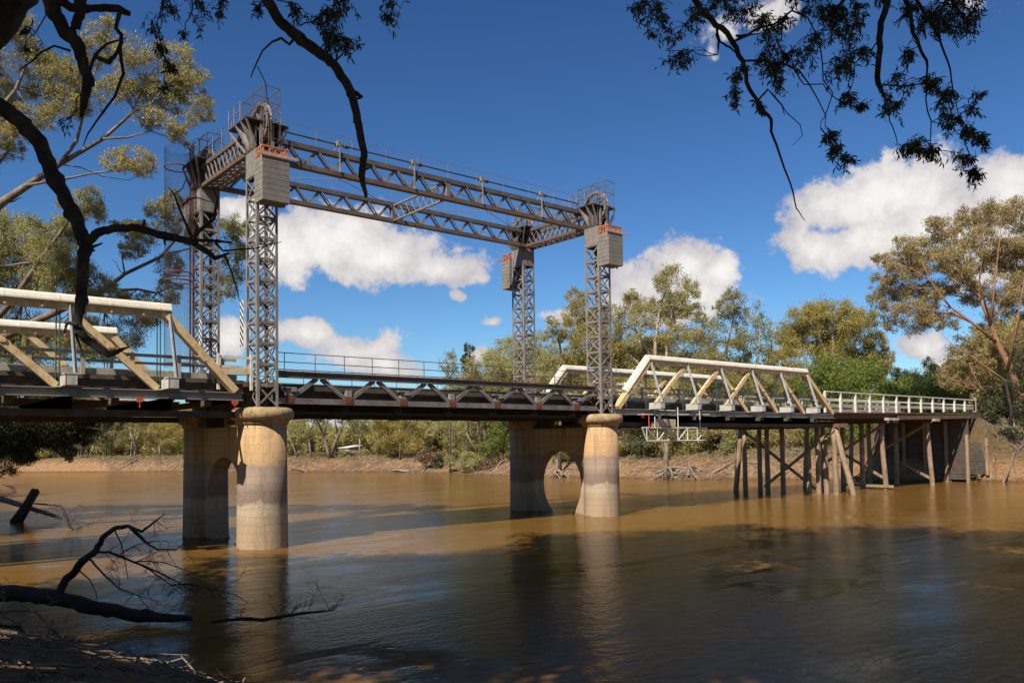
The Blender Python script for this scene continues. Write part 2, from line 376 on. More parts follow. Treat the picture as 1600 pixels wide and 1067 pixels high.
def counterweight(label):
    t = thing('counterweight', label, 'counterweight', (0, -1.26, 17.06), 'hanging concrete counterweights')
    m = MB(); z0, z1 = 17.06, 19.24; n = 8
    for k in range(n):
        za = z0+(z1-z0)*k/n; zb = z0+(z1-z0)*(k+1)/n-.018
        m.box(-.7, .7, -1.76, -.76, za, zb)
    m.box(-.685, .685, -1.745, -.775, z0+.01, z1-.03)
    wb = build('weight_block', m, M['concrete_grey'], t)
    s = MB()
    for x in (-.62, .62): s.box(x-.03, x+.03, -1.3, -1.22, z0-.12, z0)
    build('base_rod', s, M['rust'], wb)
    f = MB()
    for x in np.linspace(-.62, .62, 5):
        for y in (-1.66, -.86): f.box(x-.035, x+.035, y-.035, y+.035, z1, z1+.5)
    for y in (-1.66, -.86):
        f.beam((-.7, y, z1+.5), (.7, y, z1+.5), .1, .08); f.beam((-.7, y, z1+.06), (.7, y, z1+.06), .08, .08)
        f.beam((-.6, y+.05, z1+.08), (0, y+.05, z1+.46), .03, .06); f.beam((.6, y+.05, z1+.08), (0.05, y+.05, z1+.46), .03, .06)
    for x in (-.66, .66):
        for y in (-1.5, -1.26, -1.02): f.box(x-.03, x+.03, y-.03, y+.03, z1+.1, z1+.46)
        f.beam((x, -1.6, z1+.5), (x, -.92, z1+.5), .07, .07)
    f.box(-.5, .5, -1.5, -1.0, z1+.02, z1+.3)
    fo = build('lifting_frame', f, M['orange'], t)
    p = MB(); p.beam((-.95, -1.8, z1+.09), (1.15, -1.8, z1+.09), .05, .13)
    build('spreader_plank', p, M['pinkwood'], fo)
    return t
M['pinkwood'] = weathered('pale_pink_primed_bar', (.5, .33, .26), (.56, .39, .31), (.6, .44, .36), .7, 3)
cw = counterweight('grey block counterweight with orange frame on the nearest tower')
copy_thing(cw, 'grey block counterweight on the tower above the scaffold', (L, -1.26, 17.06))
copy_thing(cw, 'shaded counterweight behind the rear left tower beside the ladder cage', (0, W+1.26, 17.06), math.pi)
copy_thing(cw, 'counterweight seen edge-on behind the rear right tower', (L, W+1.26, 17.06), math.pi)

# ---------------------------------------------------------------- overhead girders
GB, GT = 19.9, 21.23
def long_girder(y, label, shaft):
    t = thing('overhead_girder', label, 'girder', (L/2, y, GB), 'long overhead lattice girders')
    x0, x1 = A+.02, L-A-.02
    m = MB(); m.beam((x0, y, GT-.13), (x1, y, GT-.13), .36, .26); build('top_chord', m, M['steel_dark2'], t)
    m = MB(); m.beam((x0, y, GB+.12), (x1, y, GB+.12), .36, .24); build('bottom_chord', m, M['girder_brown'], t)
    zb, zt = GB+.24, GT-.26
    nb = [1.0+1.665*k for k in range(14)]
    for k, xb in enumerate(nb):
        xt0, xt1 = xb-.83, xb+.83
        d = MB()
        if xt0 > x0:
            for dy in (-.14, .14): d.beam((xt0+.05, y+dy, zt), (xb-.06, y+dy, zb), .085, .07, (0, 1, 0))
            d.box(xb-.2, xb+.2, y-.012, y+.012, zb-.05, zb+.2)
            build('web_diagonal', d, M['steel'], t)
        d = MB()
        if xt1 < x1:
            d.beam((xb+.06, y, zb), (xt1-.05, y, zt), .16, .11, (0, 1, 0)); build('web_diagonal', d, M['steel'], t)
    m = MB(); m.box(L/2-.14, L/2+.14, y-.16, y+.16, zb, zt); build('centre_plate', m, M['steel'], t)
    # walkway hand rail on the outer side
    h = MB(); yr = y-.12 if shaft else y+.12; zr = GT+.95
    for x in np.linspace(1.2, L-1.2, 11): h.tube([(x, yr, GT), (x, yr, zr)], .016, 4)
    h.tube([(x0, yr, zr), (x1, yr, zr)], .018, 4)
    build('hand_rail', h, M['steel'], t)
    if shaft:
        s = MB(); s.tube([(.9, y, GT+.48), (L-.9, y, GT+.48)], .055, 8)
        for x in (5.25, 10.15, 15.2, 20.2):
            s.tube([(x-.1, y, GT+.48), (x+.14, y, GT+.48)], .12, 10)
        build('drive_shaft', s, M['steel_dark2'], t)
        for x in (4.75, 9.65, 14.75, 19.75):
            s = MB(); s.beam((x+.05, y-.2, GB+.2), (x, y-.2, GT+.36), .05, .13, (0, 1, 0)); s.beam((x-.28, y-.05, GT), (x, y-.05, GT+.4), .05, .1, (0, 1, 0)); s.box(x-.1, x+.1, y-.24, y+.1, GT+.34, GT+.62)
            build('shaft_bracket', s, M['steel'], t)
    return t
M['steel_dark2'] = weathered('dark_grey_brown_steel', (.08, .07, .064), (.12, .105, .096), (.16, .14, .128), .55, 1.3, (.1, .045, .025), .5)
M['girder_brown'] = weathered('warm_brown_girder_steel', (.11, .075, .05), (.15, .105, .075), (.19, .14, .1), .55, 1.1, (.1, .045, .025), .5)
long_girder(B+.16, 'near long overhead girder carrying the drive shaft between the front towers', True)
long_girder(W-B-.16, 'far long overhead girder against the cloud between the rear towers', False)

def portal_girder(x, label):
    t = thing('portal_girder', label, 'girder', (x, W/2, GB), 'short cross girders between front and rear towers')
    y0, y1 = B+.02, W-B-.02
    for sx in (-1, 1):
        X = x+sx*(A-.1)
        m = MB(); m.beam((X, y0, GT-.12), (X, y1, GT-.12), .2, .24); build('top_chord', m, M['steel_dark2'], t)
        m = MB(); m.beam((X, y0, GB+.1), (X, y1, GB+.1), .2, .2); build('bottom_chord', m, M['girder_brown'], t)
        m = MB(); n = 11; zb, zt = GB+.2, GT-.24
        for k in range(n):
            ya = y0+.35+(y1-y0-.7)*k/n; yb = y0+.35+(y1-y0-.7)*(k+1)/n
            m.beam((X-.03, ya, zb), (X-.03, yb, zt), .02, .075, (1, 0, 0)); m.beam((X+.03, ya, zt), (X+.03, yb, zb), .02, .075, (1, 0, 0))
        build('lattice_web', m, M['steel'], t)
    m = MB(); n = 9; s = A-.2
    for k in range(n):
        ya = y0+.2+(y1-y0-.4)*k/n; yb = y0+.2+(y1-y0-.4)*(k+1)/n
        m.beam((x-s, ya, GB+.03), (x+s, yb, GB+.03), .1, .02); m.beam((x+s, ya, GB+.055), (x-s, yb, GB+.055), .1, .02)
        m.beam((x-s, ya, GT-.03), (x+s, yb, GT-.03), .08, .02)
        m.beam((x-s, yb, GB+.08), (x+s, yb, GB+.08), .22, .02)
    build('lacing', m, M['steel'], t)
    h = MB()
    for X in (x-A, x+A):
        for y in np.linspace(2.6, W-2.6, 3): h.tube([(X, y, GT), (X, y, GT+1.05)], .022, 5)
        for dz in (.55, 1.05): h.tube([(X, B+1, GT+dz), (X, W-B-1, GT+dz)], .02, 5)
    build('hand_rail', h, M['steel'], t)
    return t
portal_girder(0, 'box lattice portal girder joining the two left towers')
portal_girder(L, 'box lattice portal girder joining the two right towers')
def mid_frame():
    x = L/2; t = thing('cross_frame', 'slim lattice cross frame tying the two long girders at mid span', 'cross frame', (x, W/2, GB))
    y0, y1 = B+.34, W-B-.34
    m = MB(); m.beam((x, y0, GT-.2), (x, y1, GT-.2), .14, .1); build('top_chord', m, M['steel'], t)
    m = MB(); m.beam((x, y0, GB+.12), (x, y1, GB+.12), .14, .1); build('bottom_chord', m, M['steel'], t)
    m = MB(); n = 9
    for k in range(n):
        ya = y0+(y1-y0)*k/n; yb = y0+(y1-y0)*(k+1)/n
        m.beam((x-.02, ya, GB+.17), (x-.02, yb, GT-.25), .015, .05, (1, 0, 0)); m.beam((x+.02, ya, GT-.25), (x+.02, yb, GB+.17), .015, .05, (1, 0, 0))
    build('lattice_web', m, M['white_paint2'], t)
    m = MB()
    for (xa, xb) in ((1.2, x-.2), (x+.2, L-1.2)):
        m.tube([(xa, y0, GT-.3), (xb, y1, GT-.3)], .022, 5); m.tube([(xa, y1, GT-.34), (xb, y0, GT-.34)], .022, 5)
    build('tie_rod', m, M['steel'], t)
M['white_paint2'] = weathered('dull_pale_steel', (.22, .2, .18), (.29, .27, .25), (.35, .33, .31), .6, 2)
mid_frame()

# ---------------------------------------------------------------- ladder with round mesh cage behind the rear left tower
def ladder_cage():
    cx, cy, r = -1.5, 8.25, .72
    t = thing('caged_ladder', 'tall access ladder in a round wire mesh cage beside the rear left tower', 'ladder', (cx, cy, 8.3))
    m = MB(); z0, z1 = 9.6, 22.2; n = 36
    for j in range(n):
        q = 2*math.pi*j/n; m.beam((cx+r*math.cos(q), cy+r*math.sin(q), z0), (cx+r*math.cos(q), cy+r*math.sin(q), z1), .009, .009)
    for z in np.arange(z0, z1+.01, .14): m.disc_ring((cx, cy, z), r, .0045, (0, 0, 1), 24)
    build('cage_mesh', m, M['cage_wire'], t)
    for z in (21.1, 15., 14.55, 9.8):
        h = MB(); h.disc_ring((cx, cy, z), r+.01, .04, (0, 0, 1), 32); build('cage_hoop', h, M['rust'], t)
    for dy in (-.24, .24):
        s = MB(); s.beam((cx+r+.06, cy+dy, 8.3), (cx+r+.06, cy+dy, 22.5), .07, .07); build('stile', s, M['rust'], t)
    s = MB()
    for z in np.arange(8.6, 22.4, .3): s.tube([(cx+r+.06, cy-.24, z), (cx+r+.06, cy+.24, z)], .014, 5)
    for z in (9.6, 13, 16.5, 20): s.beam((cx+r+.06, cy-.1, z), (-A, cy-.1, z), .05, .05)
    build('rung', s, M['rust'], t)
M['cage_wire'] = weathered('thin_blue_grey_wire', (.07, .06, .08), (.09, .08, .1), (.12, .1, .11), .6, 3)
ladder_cage()

# ---------------------------------------------------------------- striped hazard boards on the left towers
def hazard(x, y, z0, z1, label):
    t = thing('hazard_board', label, 'marker board', (x, y, z0), 'striped hazard boards on the left towers')
    w = .42; m = MB(); m.box(x-.02, x+.0, y-w/2, y+w/2, z0, z1); build('board', m, M['hazard_white'], t)
    s = MB(); sp = .34; k = z0-w
    while k < z1:
        pts = []
        za, zb = k, k+sp/2
        poly = [(y-w/2, za), (y-w/2, zb), (y+w/2, zb+w), (y+w/2, za+w)]
        def clip(pl, lim, up):
            out = []
            for i in range(len(pl)):
                p, q = pl[i-1], pl[i]; ip = (p[1] <= lim) if up else (p[1] >= lim); iq = (q[1] <= lim) if up else (q[1] >= lim)
                if ip != iq:
                    f = (lim-p[1])/(q[1]-p[1]); out.append((p[0]+f*(q[0]-p[0]), lim))
                if iq: out.append(q)
            return out
        poly = clip(clip(poly, z1, True), z0, False) if poly else []
        if len(poly) > 2: s.add([(x-.024, a, b) for a, b in poly], [tuple(range(len(poly)))])
        k += sp
    build('stripe', s, M['hazard_black'], t)
hazard(-A-.1, .95, 10.1, 12.5, 'black and white striped hazard board on the nearest tower')
hazard(-A-.1, W-1.0, 10.8, 12.3, 'black and white striped hazard board on the rear left tower')

# ---------------------------------------------------------------- lift span
def lift_span():
    t = thing('lift_span', 'steel truss lift span with dark deck between the four towers', 'bridge span', (L/2, W/2, 7.2))
    x0, x1 = A+.12, L-A-.12
    for y, s in ((-.25, 1), (W+.25, -1)):
        m = MB(); m.ibeam((x0, y, 8.66), (x1, y, 8.66), .34, .28, .05); tc_ = build('top_chord', m, M['steel_lift'], t)
        m = MB(); m.beam((x0, y, 8.83), (x1, y, 8.83), .42, .055); build('cap_plate', m, M['rust'], tc_)['label'] = 'rusty red cap plate'
        m = MB(); m.beam((x0, y, 7.33), (x1, y, 7.33), .3, .3); build('bottom_chord', m, M['steel_lift'], t)
        nb = [1.3+3.4*k for k in range(7)]
        for k, xb in enumerate(nb):
            for xt in (xb-1.7, xb+1.7):
                if xt < x0 or xt > x1: continue
                d = MB(); sg = 1 if xt > xb else -1
                d.beam((xb+.13*sg, y, 7.48), (xt-.13*sg, y, 8.52), .22, .17, (0, 1, 0)); build('diagonal', d, M['steel_lift'], t)
            g = MB(); g.box(xb-.24, xb+.24, y-s*.16-.006, y-s*.16+.006, 7.24, 7.62)
            for gx in np.arange(xb-.18, xb+.19, .12):
                for gz in (7.3, 7.42): g.box(gx-.02, gx+.02, y-s*.17-.012, y-s*.17+.012, gz-.02, gz+.02)
            gp = build('gusset_plate', g, M['rust'], t)
            c = MB(); c.box(xb-.16, xb+.16, y-.14, y+.14, 7.622, 7.98)
            if k % 2 == 0: c.box(xb-.34, xb+.34, y-.24, y+.24, 7.982, 8.04)
            if k % 2 == 0: c.box(xb+.06, xb+.34, y-.24, y+.1, 7.8, 7.98)
            build('bearing_block', c, M['chord_grey'], gp)
        xs = np.linspace(x0+.4, x1-.4, 14)
        for x in xs:
            p = MB(); p.tube([(x, y, 8.83), (x, y, 9.79)], .024, 5); build('rail_post', p, M['steel_dark2'], t)
        r = MB()
        for z in (9.79, 9.32): r.tube([(x0, y, z), (x1, y, z)], .024, 5)
        r.tube([(x0, y, 8.95), (x1, y, 8.95)], .014, 5)
        build('hand_rail', r, M['steel_dark2'], t)
    for xb in [1.3+3.4*k for k in range(7)]:
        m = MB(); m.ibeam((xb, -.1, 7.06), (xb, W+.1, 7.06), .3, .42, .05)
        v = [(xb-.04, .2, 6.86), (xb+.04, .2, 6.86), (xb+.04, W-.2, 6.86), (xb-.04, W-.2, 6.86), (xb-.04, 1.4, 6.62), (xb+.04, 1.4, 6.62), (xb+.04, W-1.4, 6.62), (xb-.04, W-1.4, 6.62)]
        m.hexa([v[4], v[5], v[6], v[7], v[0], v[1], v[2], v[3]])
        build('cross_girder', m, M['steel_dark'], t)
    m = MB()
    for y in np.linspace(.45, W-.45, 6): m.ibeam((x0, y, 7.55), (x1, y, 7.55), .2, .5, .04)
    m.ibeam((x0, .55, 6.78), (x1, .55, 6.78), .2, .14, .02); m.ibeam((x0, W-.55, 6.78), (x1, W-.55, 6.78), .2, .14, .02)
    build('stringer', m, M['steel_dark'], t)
    m = MB(); m.box(x0, x1, .3, W-.3, 7.8, 7.98); build('deck', m, M['deck'], t)
    for y in (.42, W-.42):
        m = MB(); m.beam((x0, y, 8.12), (x1, y, 8.12), .22, .28); build('kerb', m, M['deck'], t)
lift_span()

# ---------------------------------------------------------------- timber truss approach spans
def roof_cap(m, a, b, w, lip, rise):
    """folded sheet cap with sloping sides along a beam"""
    a = Vector(a); b = Vector(b); d = (b-a).normalized(); sd = d.cross(Vector((0, 0, 1))).normalized(); u = sd.cross(d)
    prof = [(-w/2, 0), (-w/2, lip), (-w*.36, lip+rise*.62), (-w*.16, lip+rise*.95), (w*.16, lip+rise*.95), (w*.36, lip+rise*.62), (w/2, lip), (w/2, 0)]
    n = len(prof); v = [p+sd*x+u*z for p in (a, b) for x, z in prof]
    m.add(v, [(i, (i+1) % n, n+(i+1) % n, n+i) for i in range(n)]+[tuple(range(n))[::-1], tuple(range(n, 2*n))])
    ln = (b-a).length; q = 2.05
    while q < ln-.3:
        c0 = a+d*(q-.05); c1 = a+d*(q+.05); v = [p+sd*x*1.03+u*(z*1.03-.004) for p in (c0, c1) for x, z in prof]; q += 2.05
        m.add(v, [(i, (i+1) % n, n+(i+1) % n, n+i) for i in range(n)]+[tuple(range(n))[::-1], tuple(range(n, 2*n))])
def truss_span(label, nodes, xl, xr, yn, yf, zbot, ztop, cover_ends, xvis, deckz, chordz=.4):
    """nodes: x of the sway braced panel points; xl, xr ends of the trusses"""
    t = thing('timber_truss_span', label, 'bridge span', ((xl+xr)/2, (yn+yf)/2, zbot))
    P = nodes[1]-nodes[0]; mid = (nodes[0]+nodes[-1])/2
    rng = random.Random(int(xl*10))
    for y, s in ((yn, -1), (yf, 1)):
        m = MB(); m.ibeam((xl, y, zbot+chordz/2), (xr, y, zbot+chordz/2), .3, chordz, .045); build('bottom_chord', m, M['chord_grey'], t)
        m = MB(); m.beam((nodes[0]-.1, y, ztop-.48), (nodes[-1]+.1, y, ztop-.48), .3, .3)
        for x in np.arange(nodes[0]+.7, nodes[-1], 1.35): m.box(x-.05, x+.05, y-.2, y+.2, ztop-.6, ztop-.5)
        tc_ = build('top_chord', m, M['cream'], t)
        c = MB(); roof_cap(c, (nodes[0]-.22, y, ztop-.32), (nodes[-1]+.22, y, ztop-.32), .56, .07, .3)
        build('chord_cover', c, M['white_metal'], tc_)
        # end rakers
        for e, xe, xn in ((0, xl+.35, nodes[0]), (1, xr-.35, nodes[-1])):
            d = MB(); sg = 1 if xn > xe else -1
            for dy in (-.13, .13): d.beam((xe, y+dy, zbot+chordz+.05), (xn-sg*.05, y+dy, ztop-.5), .2, .34, (0, 0, 1))
            d.beam((xe+sg*1.5, y, zbot+chordz+1.42), (xe+sg*1.75, y, zbot+chordz+1.67), .5, .12)
            er = build('end_raker', d, M['cream'], t)
            if cover_ends[e]:
                c = MB(); a = Vector((xn-sg*.1, y, ztop-.2)); b = Vector((xe+sg*.9, y, zbot+chordz+1.25))
                roof_cap(c, a-Vector((0, 0, .15)), b-Vector((0, 0, .15)), .56, .07, .3); build('raker_cover', c, M['white_metal'], er)
        # inner diagonals
        for k in range(len(nodes)-1):
            xa, xb = nodes[k], nodes[k+1]
            if xb < xvis: continue
            up = []
            if (xa+xb)/2 < mid+.6: up.append((xa+.35, xb-.15))
            if (xa+xb)/2 > mid-.6: up.append((xb-.35, xa+.15))
            for q, (b0, b1) in enumerate(up):
                d = MB(); off = .0 if len(up) == 1 else (.07 if q else -.07)
                d.beam((b0, y+off, zbot+chordz+.06), (b1, y+off, ztop-.68), .22 if len(up) == 1 else .13, .3, (0, 0, 1))
                f = .55; px = b0+(b1-b0)*f; pz = zbot+chordz+.06+(ztop-.74-zbot-chordz)*f
                d.box(px-.12, px+.12, y-.16, y+.16, pz-.05, pz+.08)
                dg = build('diagonal', d, M['cream'], t)
                f = MB(); f.beam((b0+(b1-b0)*.02, y, zbot+chordz+.02), (b0-(b1-b0)*.08, y, zbot+chordz+.02), .34, .05); build('diagonal_shoe', f, M['white_paint'], dg)
        for x in nodes:
            if x < xvis: continue
            ya = y+s*.1; yb = y+s*1.3
            p = MB(); p.beam((x+.12, ya, ztop-.3), (x+.12, yb-s*.18, zbot+chordz+.5), .17, .05, (1, 0, 0)); p.beam((x+.2, ya, ztop-.3), (x+.2, yb-s*.18, zbot+chordz+.5), .03, .1, (1, 0, 0))
            build('sway_brace', p, M['post_blue'], t)
            b = MB(); b.box(x-.2, x+.2, min(y+s*.17, yb), max(y+s*.17, yb), zbot+chordz+.02, zbot+chordz+.46)
            b.box(x-.3, x+.3, min(yb-s*.55, yb+s*.02), max(yb-s*.55, yb+s*.02), zbot+chordz+.462, zbot+chordz+.51)
            b.box(x-.26, x-.24, min(y+s*.3, yb), max(y+s*.3, yb), zbot+chordz-.0, zbot+chordz+.43)
            build('girder_end', b, M['box_grey'], t)
            h = MB()
            for dx in (-.36, -.22): h.tube([(x+dx, y-s*.0, zbot+.1), (x+dx, y, ztop-.6)], .028, 5)
            build('hanger_rod', h, M['green_rod'], t)
            c = MB(); c.beam((x, yn-.3, zbot-.25), (x, yf+.3, zbot-.25), .38, .5); build('cross_girder', c, M['deck'], t)
    for x in nodes:
        if x+P/2 < xvis: continue
        c = MB(); c.beam((x+P/2, yn+.2, zbot-.14), (x+P/2, yf-.2, zbot-.14), .3, .28); build('cross_girder', c, M['deck'], t)
    m = MB()
    xs0 = max(xl, xvis-4)
    for y in np.linspace(yn+.75, yf-.75, 7): m.beam((xs0, y, deckz-.38), (xr+.3, y, deckz-.38), .26, .36)
    m.beam((xs0, yn+.5, zbot-.66), (xr, yn+.5, zbot-.66), .16, .3); m.beam((xs0, yf-.5, zbot-.66), (xr, yf-.5, zbot-.66), .16, .3)
    build('stringer', m, M['deck'], t)
    m = MB(); m.box(xs0, xr+.3, yn+.5, yf-.5, deckz-.198, deckz-.02); build('deck', m, M['deck'], t)
    for y in (yn+.62, yf-.62):
        for x in np.arange(max(nodes[0]-P, xvis-2), xr, P/2):
            p = MB(); p.box(x-.085, x+.085, y-.08, y+.08, deckz-.02, deckz+1.06); build('rail_post', p, M['grey_timber'], t)
        r = MB(); r.beam((xs0, y+.1, deckz+.14), (xr, y+.1, deckz+.14), .2, .26); build('kerb', r, M['grey_timber'], t)
        r = MB(); r.beam((xs0, y+.1, deckz+.98), (xr, y+.1, deckz+.98), .1, .14); r.beam((xs0, y+.1, deckz+.62), (xr, y+.1, deckz+.62), .07, .12); build('hand_rail', r, M['grey_timber'], t)
    return t
PL = 4.12
ln = [-4.95-PL*k for k in range(6)][::-1]
ls = truss_span('cream and white timber truss span at the left edge of the picture', ln, ln[0]-4.0, -1.35, -.75, 8.45, 7.25, 11.6, (True, False), -14.5, 8.3)
rn = [28.75+4.17*k for k in range(6)]
rs = truss_span('cream and white timber truss span with white capped top right of the towers', rn, 25.0, 54.3, -.6, 8.1, 6.95, 11.25, (True, False), -99, 7.95)
# white pipe rail seen through the left truss, red primer patches
m = MB(); m.tube([(-15, 7.3, 8.98), (-1.6, 7.3, 8.98)], .055, 8)
for x in (-13.5, -9.6, -5.7, -1.9): m.box(x-.04, x+.04, 7.27, 7.33, 8.28, 8.93)
build('pipe_rail', m, M['white_paint'], ls)
for par, x, y, z in ((ls, -6.1, -.92, 7.22), (ls, -1.75, -.92, 7.16)):
    m = MB(); m.box(x-.15, x+.15, y-.03, y+.03, z-.08, z+.08); m.box(x-.1, x+.08, y-.035, y+.02, z-.16, z-.08); m.box(x-.02, x+.02, y-.02, y+.02, z-.4, z-.16); build('clamp', m, M['redspot'], par)
m = MB(); m.box(27.7, 28.0, -.84, -.78, 6.7, 7.05); build('clamp', m, M['redspot'], rs)

# short white gates and landing between truss end and tower
def gate(x0, x1, y, z, label):
    t = thing('white_gate', label, 'gate', (x0, y, z))
    for x in (x0, x1-.1):
        m = MB(); m.box(x-.06, x+.06, y-.06, y+.06, z-.5, z+1.25); build('post', m, M['white_paint'], t)
    for dz in (1.1, .62):
        m = MB(); m.beam((x0+.06, y, z+dz), (x1-.16, y, z+dz), .05, .12); build('rail', m, M['white_paint'], t)
m = MB(); m.beam((-2.3, -.3, 8.72), (-A-.05, -.3, 8.72), .16, .24); build('cream_beam', m, M['cream'], ls)
gate(-2.35, -A-.05, -.35, 8.3, 'small white railed gate in front of the nearest tower')
gate(L+A+.1, L+2.3, -.35, 8.0, 'small white railed gate beside the right front tower')
def landing(x0, x1, label):
    t = thing('landing_deck', label, 'deck', ((x0+x1)/2, W/2, 7.6))
    m = MB(); m.box(x0, x1, .05, W-.05, 8.02, 8.2); build('plank_floor', m, M['deck'], t)
    for y in (-.02, W+.02):
        m = MB(); m.beam((x0, y, 8.12), (x1, y, 8.12), .12, .24); build('edge_beam', m, M['cream'], t)
    for y in np.linspace(.5, W-.5, 5):
        m = MB(); m.beam((x0, y, 7.8), (x1, y, 7.8), .25, .42); build('bearer', m, M['deck'], t)
    b = MB()
    for y in (1.5, W-1.5): b.box((x0+x1)/2-.5, (x0+x1)/2+.5, y-.9, y+.9, 6.15, 7.55)
    b.box((x0+x1)/2-.35, (x0+x1)/2+.35, .8, W-.8, 6.62, 7.3)
    build('cross_head', b, M['steel_dark'], t)
landing(-1.3, -.56-.02+1.2, 'short timber landing on the left pier by the gate')
landing(L-.6, L+1.2, 'short timber landing on the right pier by the tower foot')

# ---------------------------------------------------------------- hanging scaffold
def scaffold():
    t = thing('hanging_scaffold', 'white tube scaffold platform hanging under the right truss span', 'scaffold', (32, 0, 5.1))
    for y in (-.9, 1.2):
        xa, xb, za, zb = 27.6, 35.0, 5.08, 6.02
        m = MB()
        m.tube([(xa+.5, y, za), (xb, y, za)], .045, 6); m.tube([(xa, y, zb), (xb, y, zb)], .045, 6)
        n = 6; xs = np.linspace(xa+.5, xb, n+1)
        for k in range(n+1): m.tube([(xs[k], y, za), (xs[k], y, zb)], .035, 5)
        for k in range(n):
            a, b = (za, zb) if k % 2 else (zb, za)
            m.tube([(xs[k], y, a), (xs[k+1], y, b)], .035, 5)
        m.tube([(xa, y, zb), (xa+.5, y, za)], .035, 5)
        build('ladder_beam', m, M['hazard_white'], t)
    for x in (29.0, 31.6, 34.2):
        for y in (-.9, 1.2):
            m = MB(); m.tube([(x, y, 5.95), (x, y, 7.55)], .035, 6); build('upright', m, M['hazard_white'], t)
    m = MB(); m.tube([(27.2, -.9, 6.95), (35.4, -.9, 7.05)], .035, 6); m.tube([(27.2, 1.2, 7.0), (35.4, 1.2, 6.9)], .035, 6); m.tube([(29, -1, 7.3), (31.2, -1, 7.28)], .035, 6)
    build('guard_tube', m, M['hazard_white'], t)
    m = MB(); m.box(28.4, 34.6, -.7, 1.0, 6.075, 6.14); build('platform_board', m, M['stringer'], t)
    m = MB(); m.box(28.7, 31.4, -.84, -.78, 6.14, 6.66); build('toe_board', m, M['wood_plank'], t)
    m = MB(); m.tube([(28.3, -.95, 6.0), (28.3, -.95, 6.9)], .04, 6); build('red_hanger', m, M['redspot'], t)
scaffold()

# ---------------------------------------------------------------- timber trestle approach
def trestle(x, label, piles, braces, head, stubs=()):
    t = thing('timber_trestle', label, 'trestle', (x, W/2, 0), 'timber pile trestles under the right approach')
    rng = random.Random(int(x))
    for (dx, y0, y1, ztop) in piles:
        m = MB(); r = .225+rng.random()*.04; k = 7; pts = []; 
        for i in range(k):
            f = i/(k-1); pts.append((x+dx+rng.uniform(-.02, .02), y0+(y1-y0)*f+rng.uniform(-.025, .025), -1.5+(ztop+1.5)*f))
        m.tube(pts, [r*1.05-(r*.12)*i/(k-1)+rng.uniform(-.012, .012) for i in range(k)], 10); build('pile', m, M['pile'], t, True)
    for (y0, z0, y1, z1, dx) in braces:
        m = MB(); m.beam((x+dx, y0, z0), (x+dx, y1, z1), .1, .26, (1, 0, 0)) if False else m.beam((x+dx, y0, z0), (x+dx, y1, z1), .12, .26)
        build('cross_brace', m, M['pile'], t)
    ha, hb, hz = head
    for dx in (-.24, .24):
        m = MB(); m.beam((x+dx, ha, hz), (x+dx, hb, hz), .2, .36); build('headstock', m, M['stringer'], t)
    return t
trestle(54.7, 'timber trestle of many piles standing in the river under the truss end',
        [(0, 10.6, 9.7, 6.1), (0, 9.3, 9.3, 6.1), (.05, 7.6, 7.6, 6.1), (0, 6.7, 6.7, 6.1), (0, 5.0, 5.0, 6.1), (-.3, 2.0, 2.1, 4.6), (-.2, 1.15, 1.2, 6.1), (.25, .6, .7, 5.2), (0, -.5, -.35, 6.1), (0, -2.5, -.5, 6.1)],
        [(6.9, .5, -.6, 6.0, -.3), (9.5, 6.0, 1.8, .4, .3)], (-1.6, 10.2, 6.3))
trestle(65.0, 'slim timber trestle between the piled trestle and the bank',
        [(0, -.2, .3, 6.6), (0, 2.3, 2.3, 6.6), (0, 4.4, 4.4, 6.6), (0, 6.6, 6.6, 6.6), (0, 8.9, 8.4, 6.6)],
        [(6.2, 2.6, -.3, 6.6, -.28), (4.6, 3.6, -.1, .9, .28), (4.5, .35, -1.0, .3, -.28)], (-1.3, 9.4, 6.8))
trestle(75.0, 'last timber trestle at the foot of the river bank',
        [(0, -.4, .1, 6.8), (0, 3.5, 3.5, 6.8), (0, 6.6, 6.6, 6.8), (0, 9, 8.6, 6.8)],
        [(5.6, 3.4, -.8, 7.0, -.28), (3.2, 2.4, -.4, .5, .28)], (-1.2, 9.3, 7.0))
def approach_deck():
    t = thing('approach_deck', 'timber trestle deck running from the truss span to the right bank', 'bridge span', (70, W/2, 7.3))
    m = MB()
    for y in np.linspace(-.35, W+.1, 7): m.beam((54.0, y, 7.2), (86.5, y, 7.5), .3, .42)
    build('stringer', m, M['stringer'], t)
    m = MB()
    n = 60
    rng = random.Random(4)
    for k in range(n):
        xa = 54.0+32.5*k/n; xb = xa+32.5/n-.02; z = 7.42+.3*k/n+rng.uniform(0, .015); o = rng.uniform(-.08, .08)
        m.box(xa, xb, -.85+o, W+.5+o, z, z+.11)
    build('plank_floor', m, M['stringer'], t)
    for x in (63.9, 74.3, 65.1):
        m = MB(); m.box(x-.5, x+.5, -1.35, -.9, 6.85, 7.1); build('corbel', m, M['grey_timber'], t)
    m = MB(); m.beam((66.2, -.95, 7.15), (87, -.95, 7.5), .16, .4); build('fascia_beam', m, M['stringer'], t)
approach_deck()
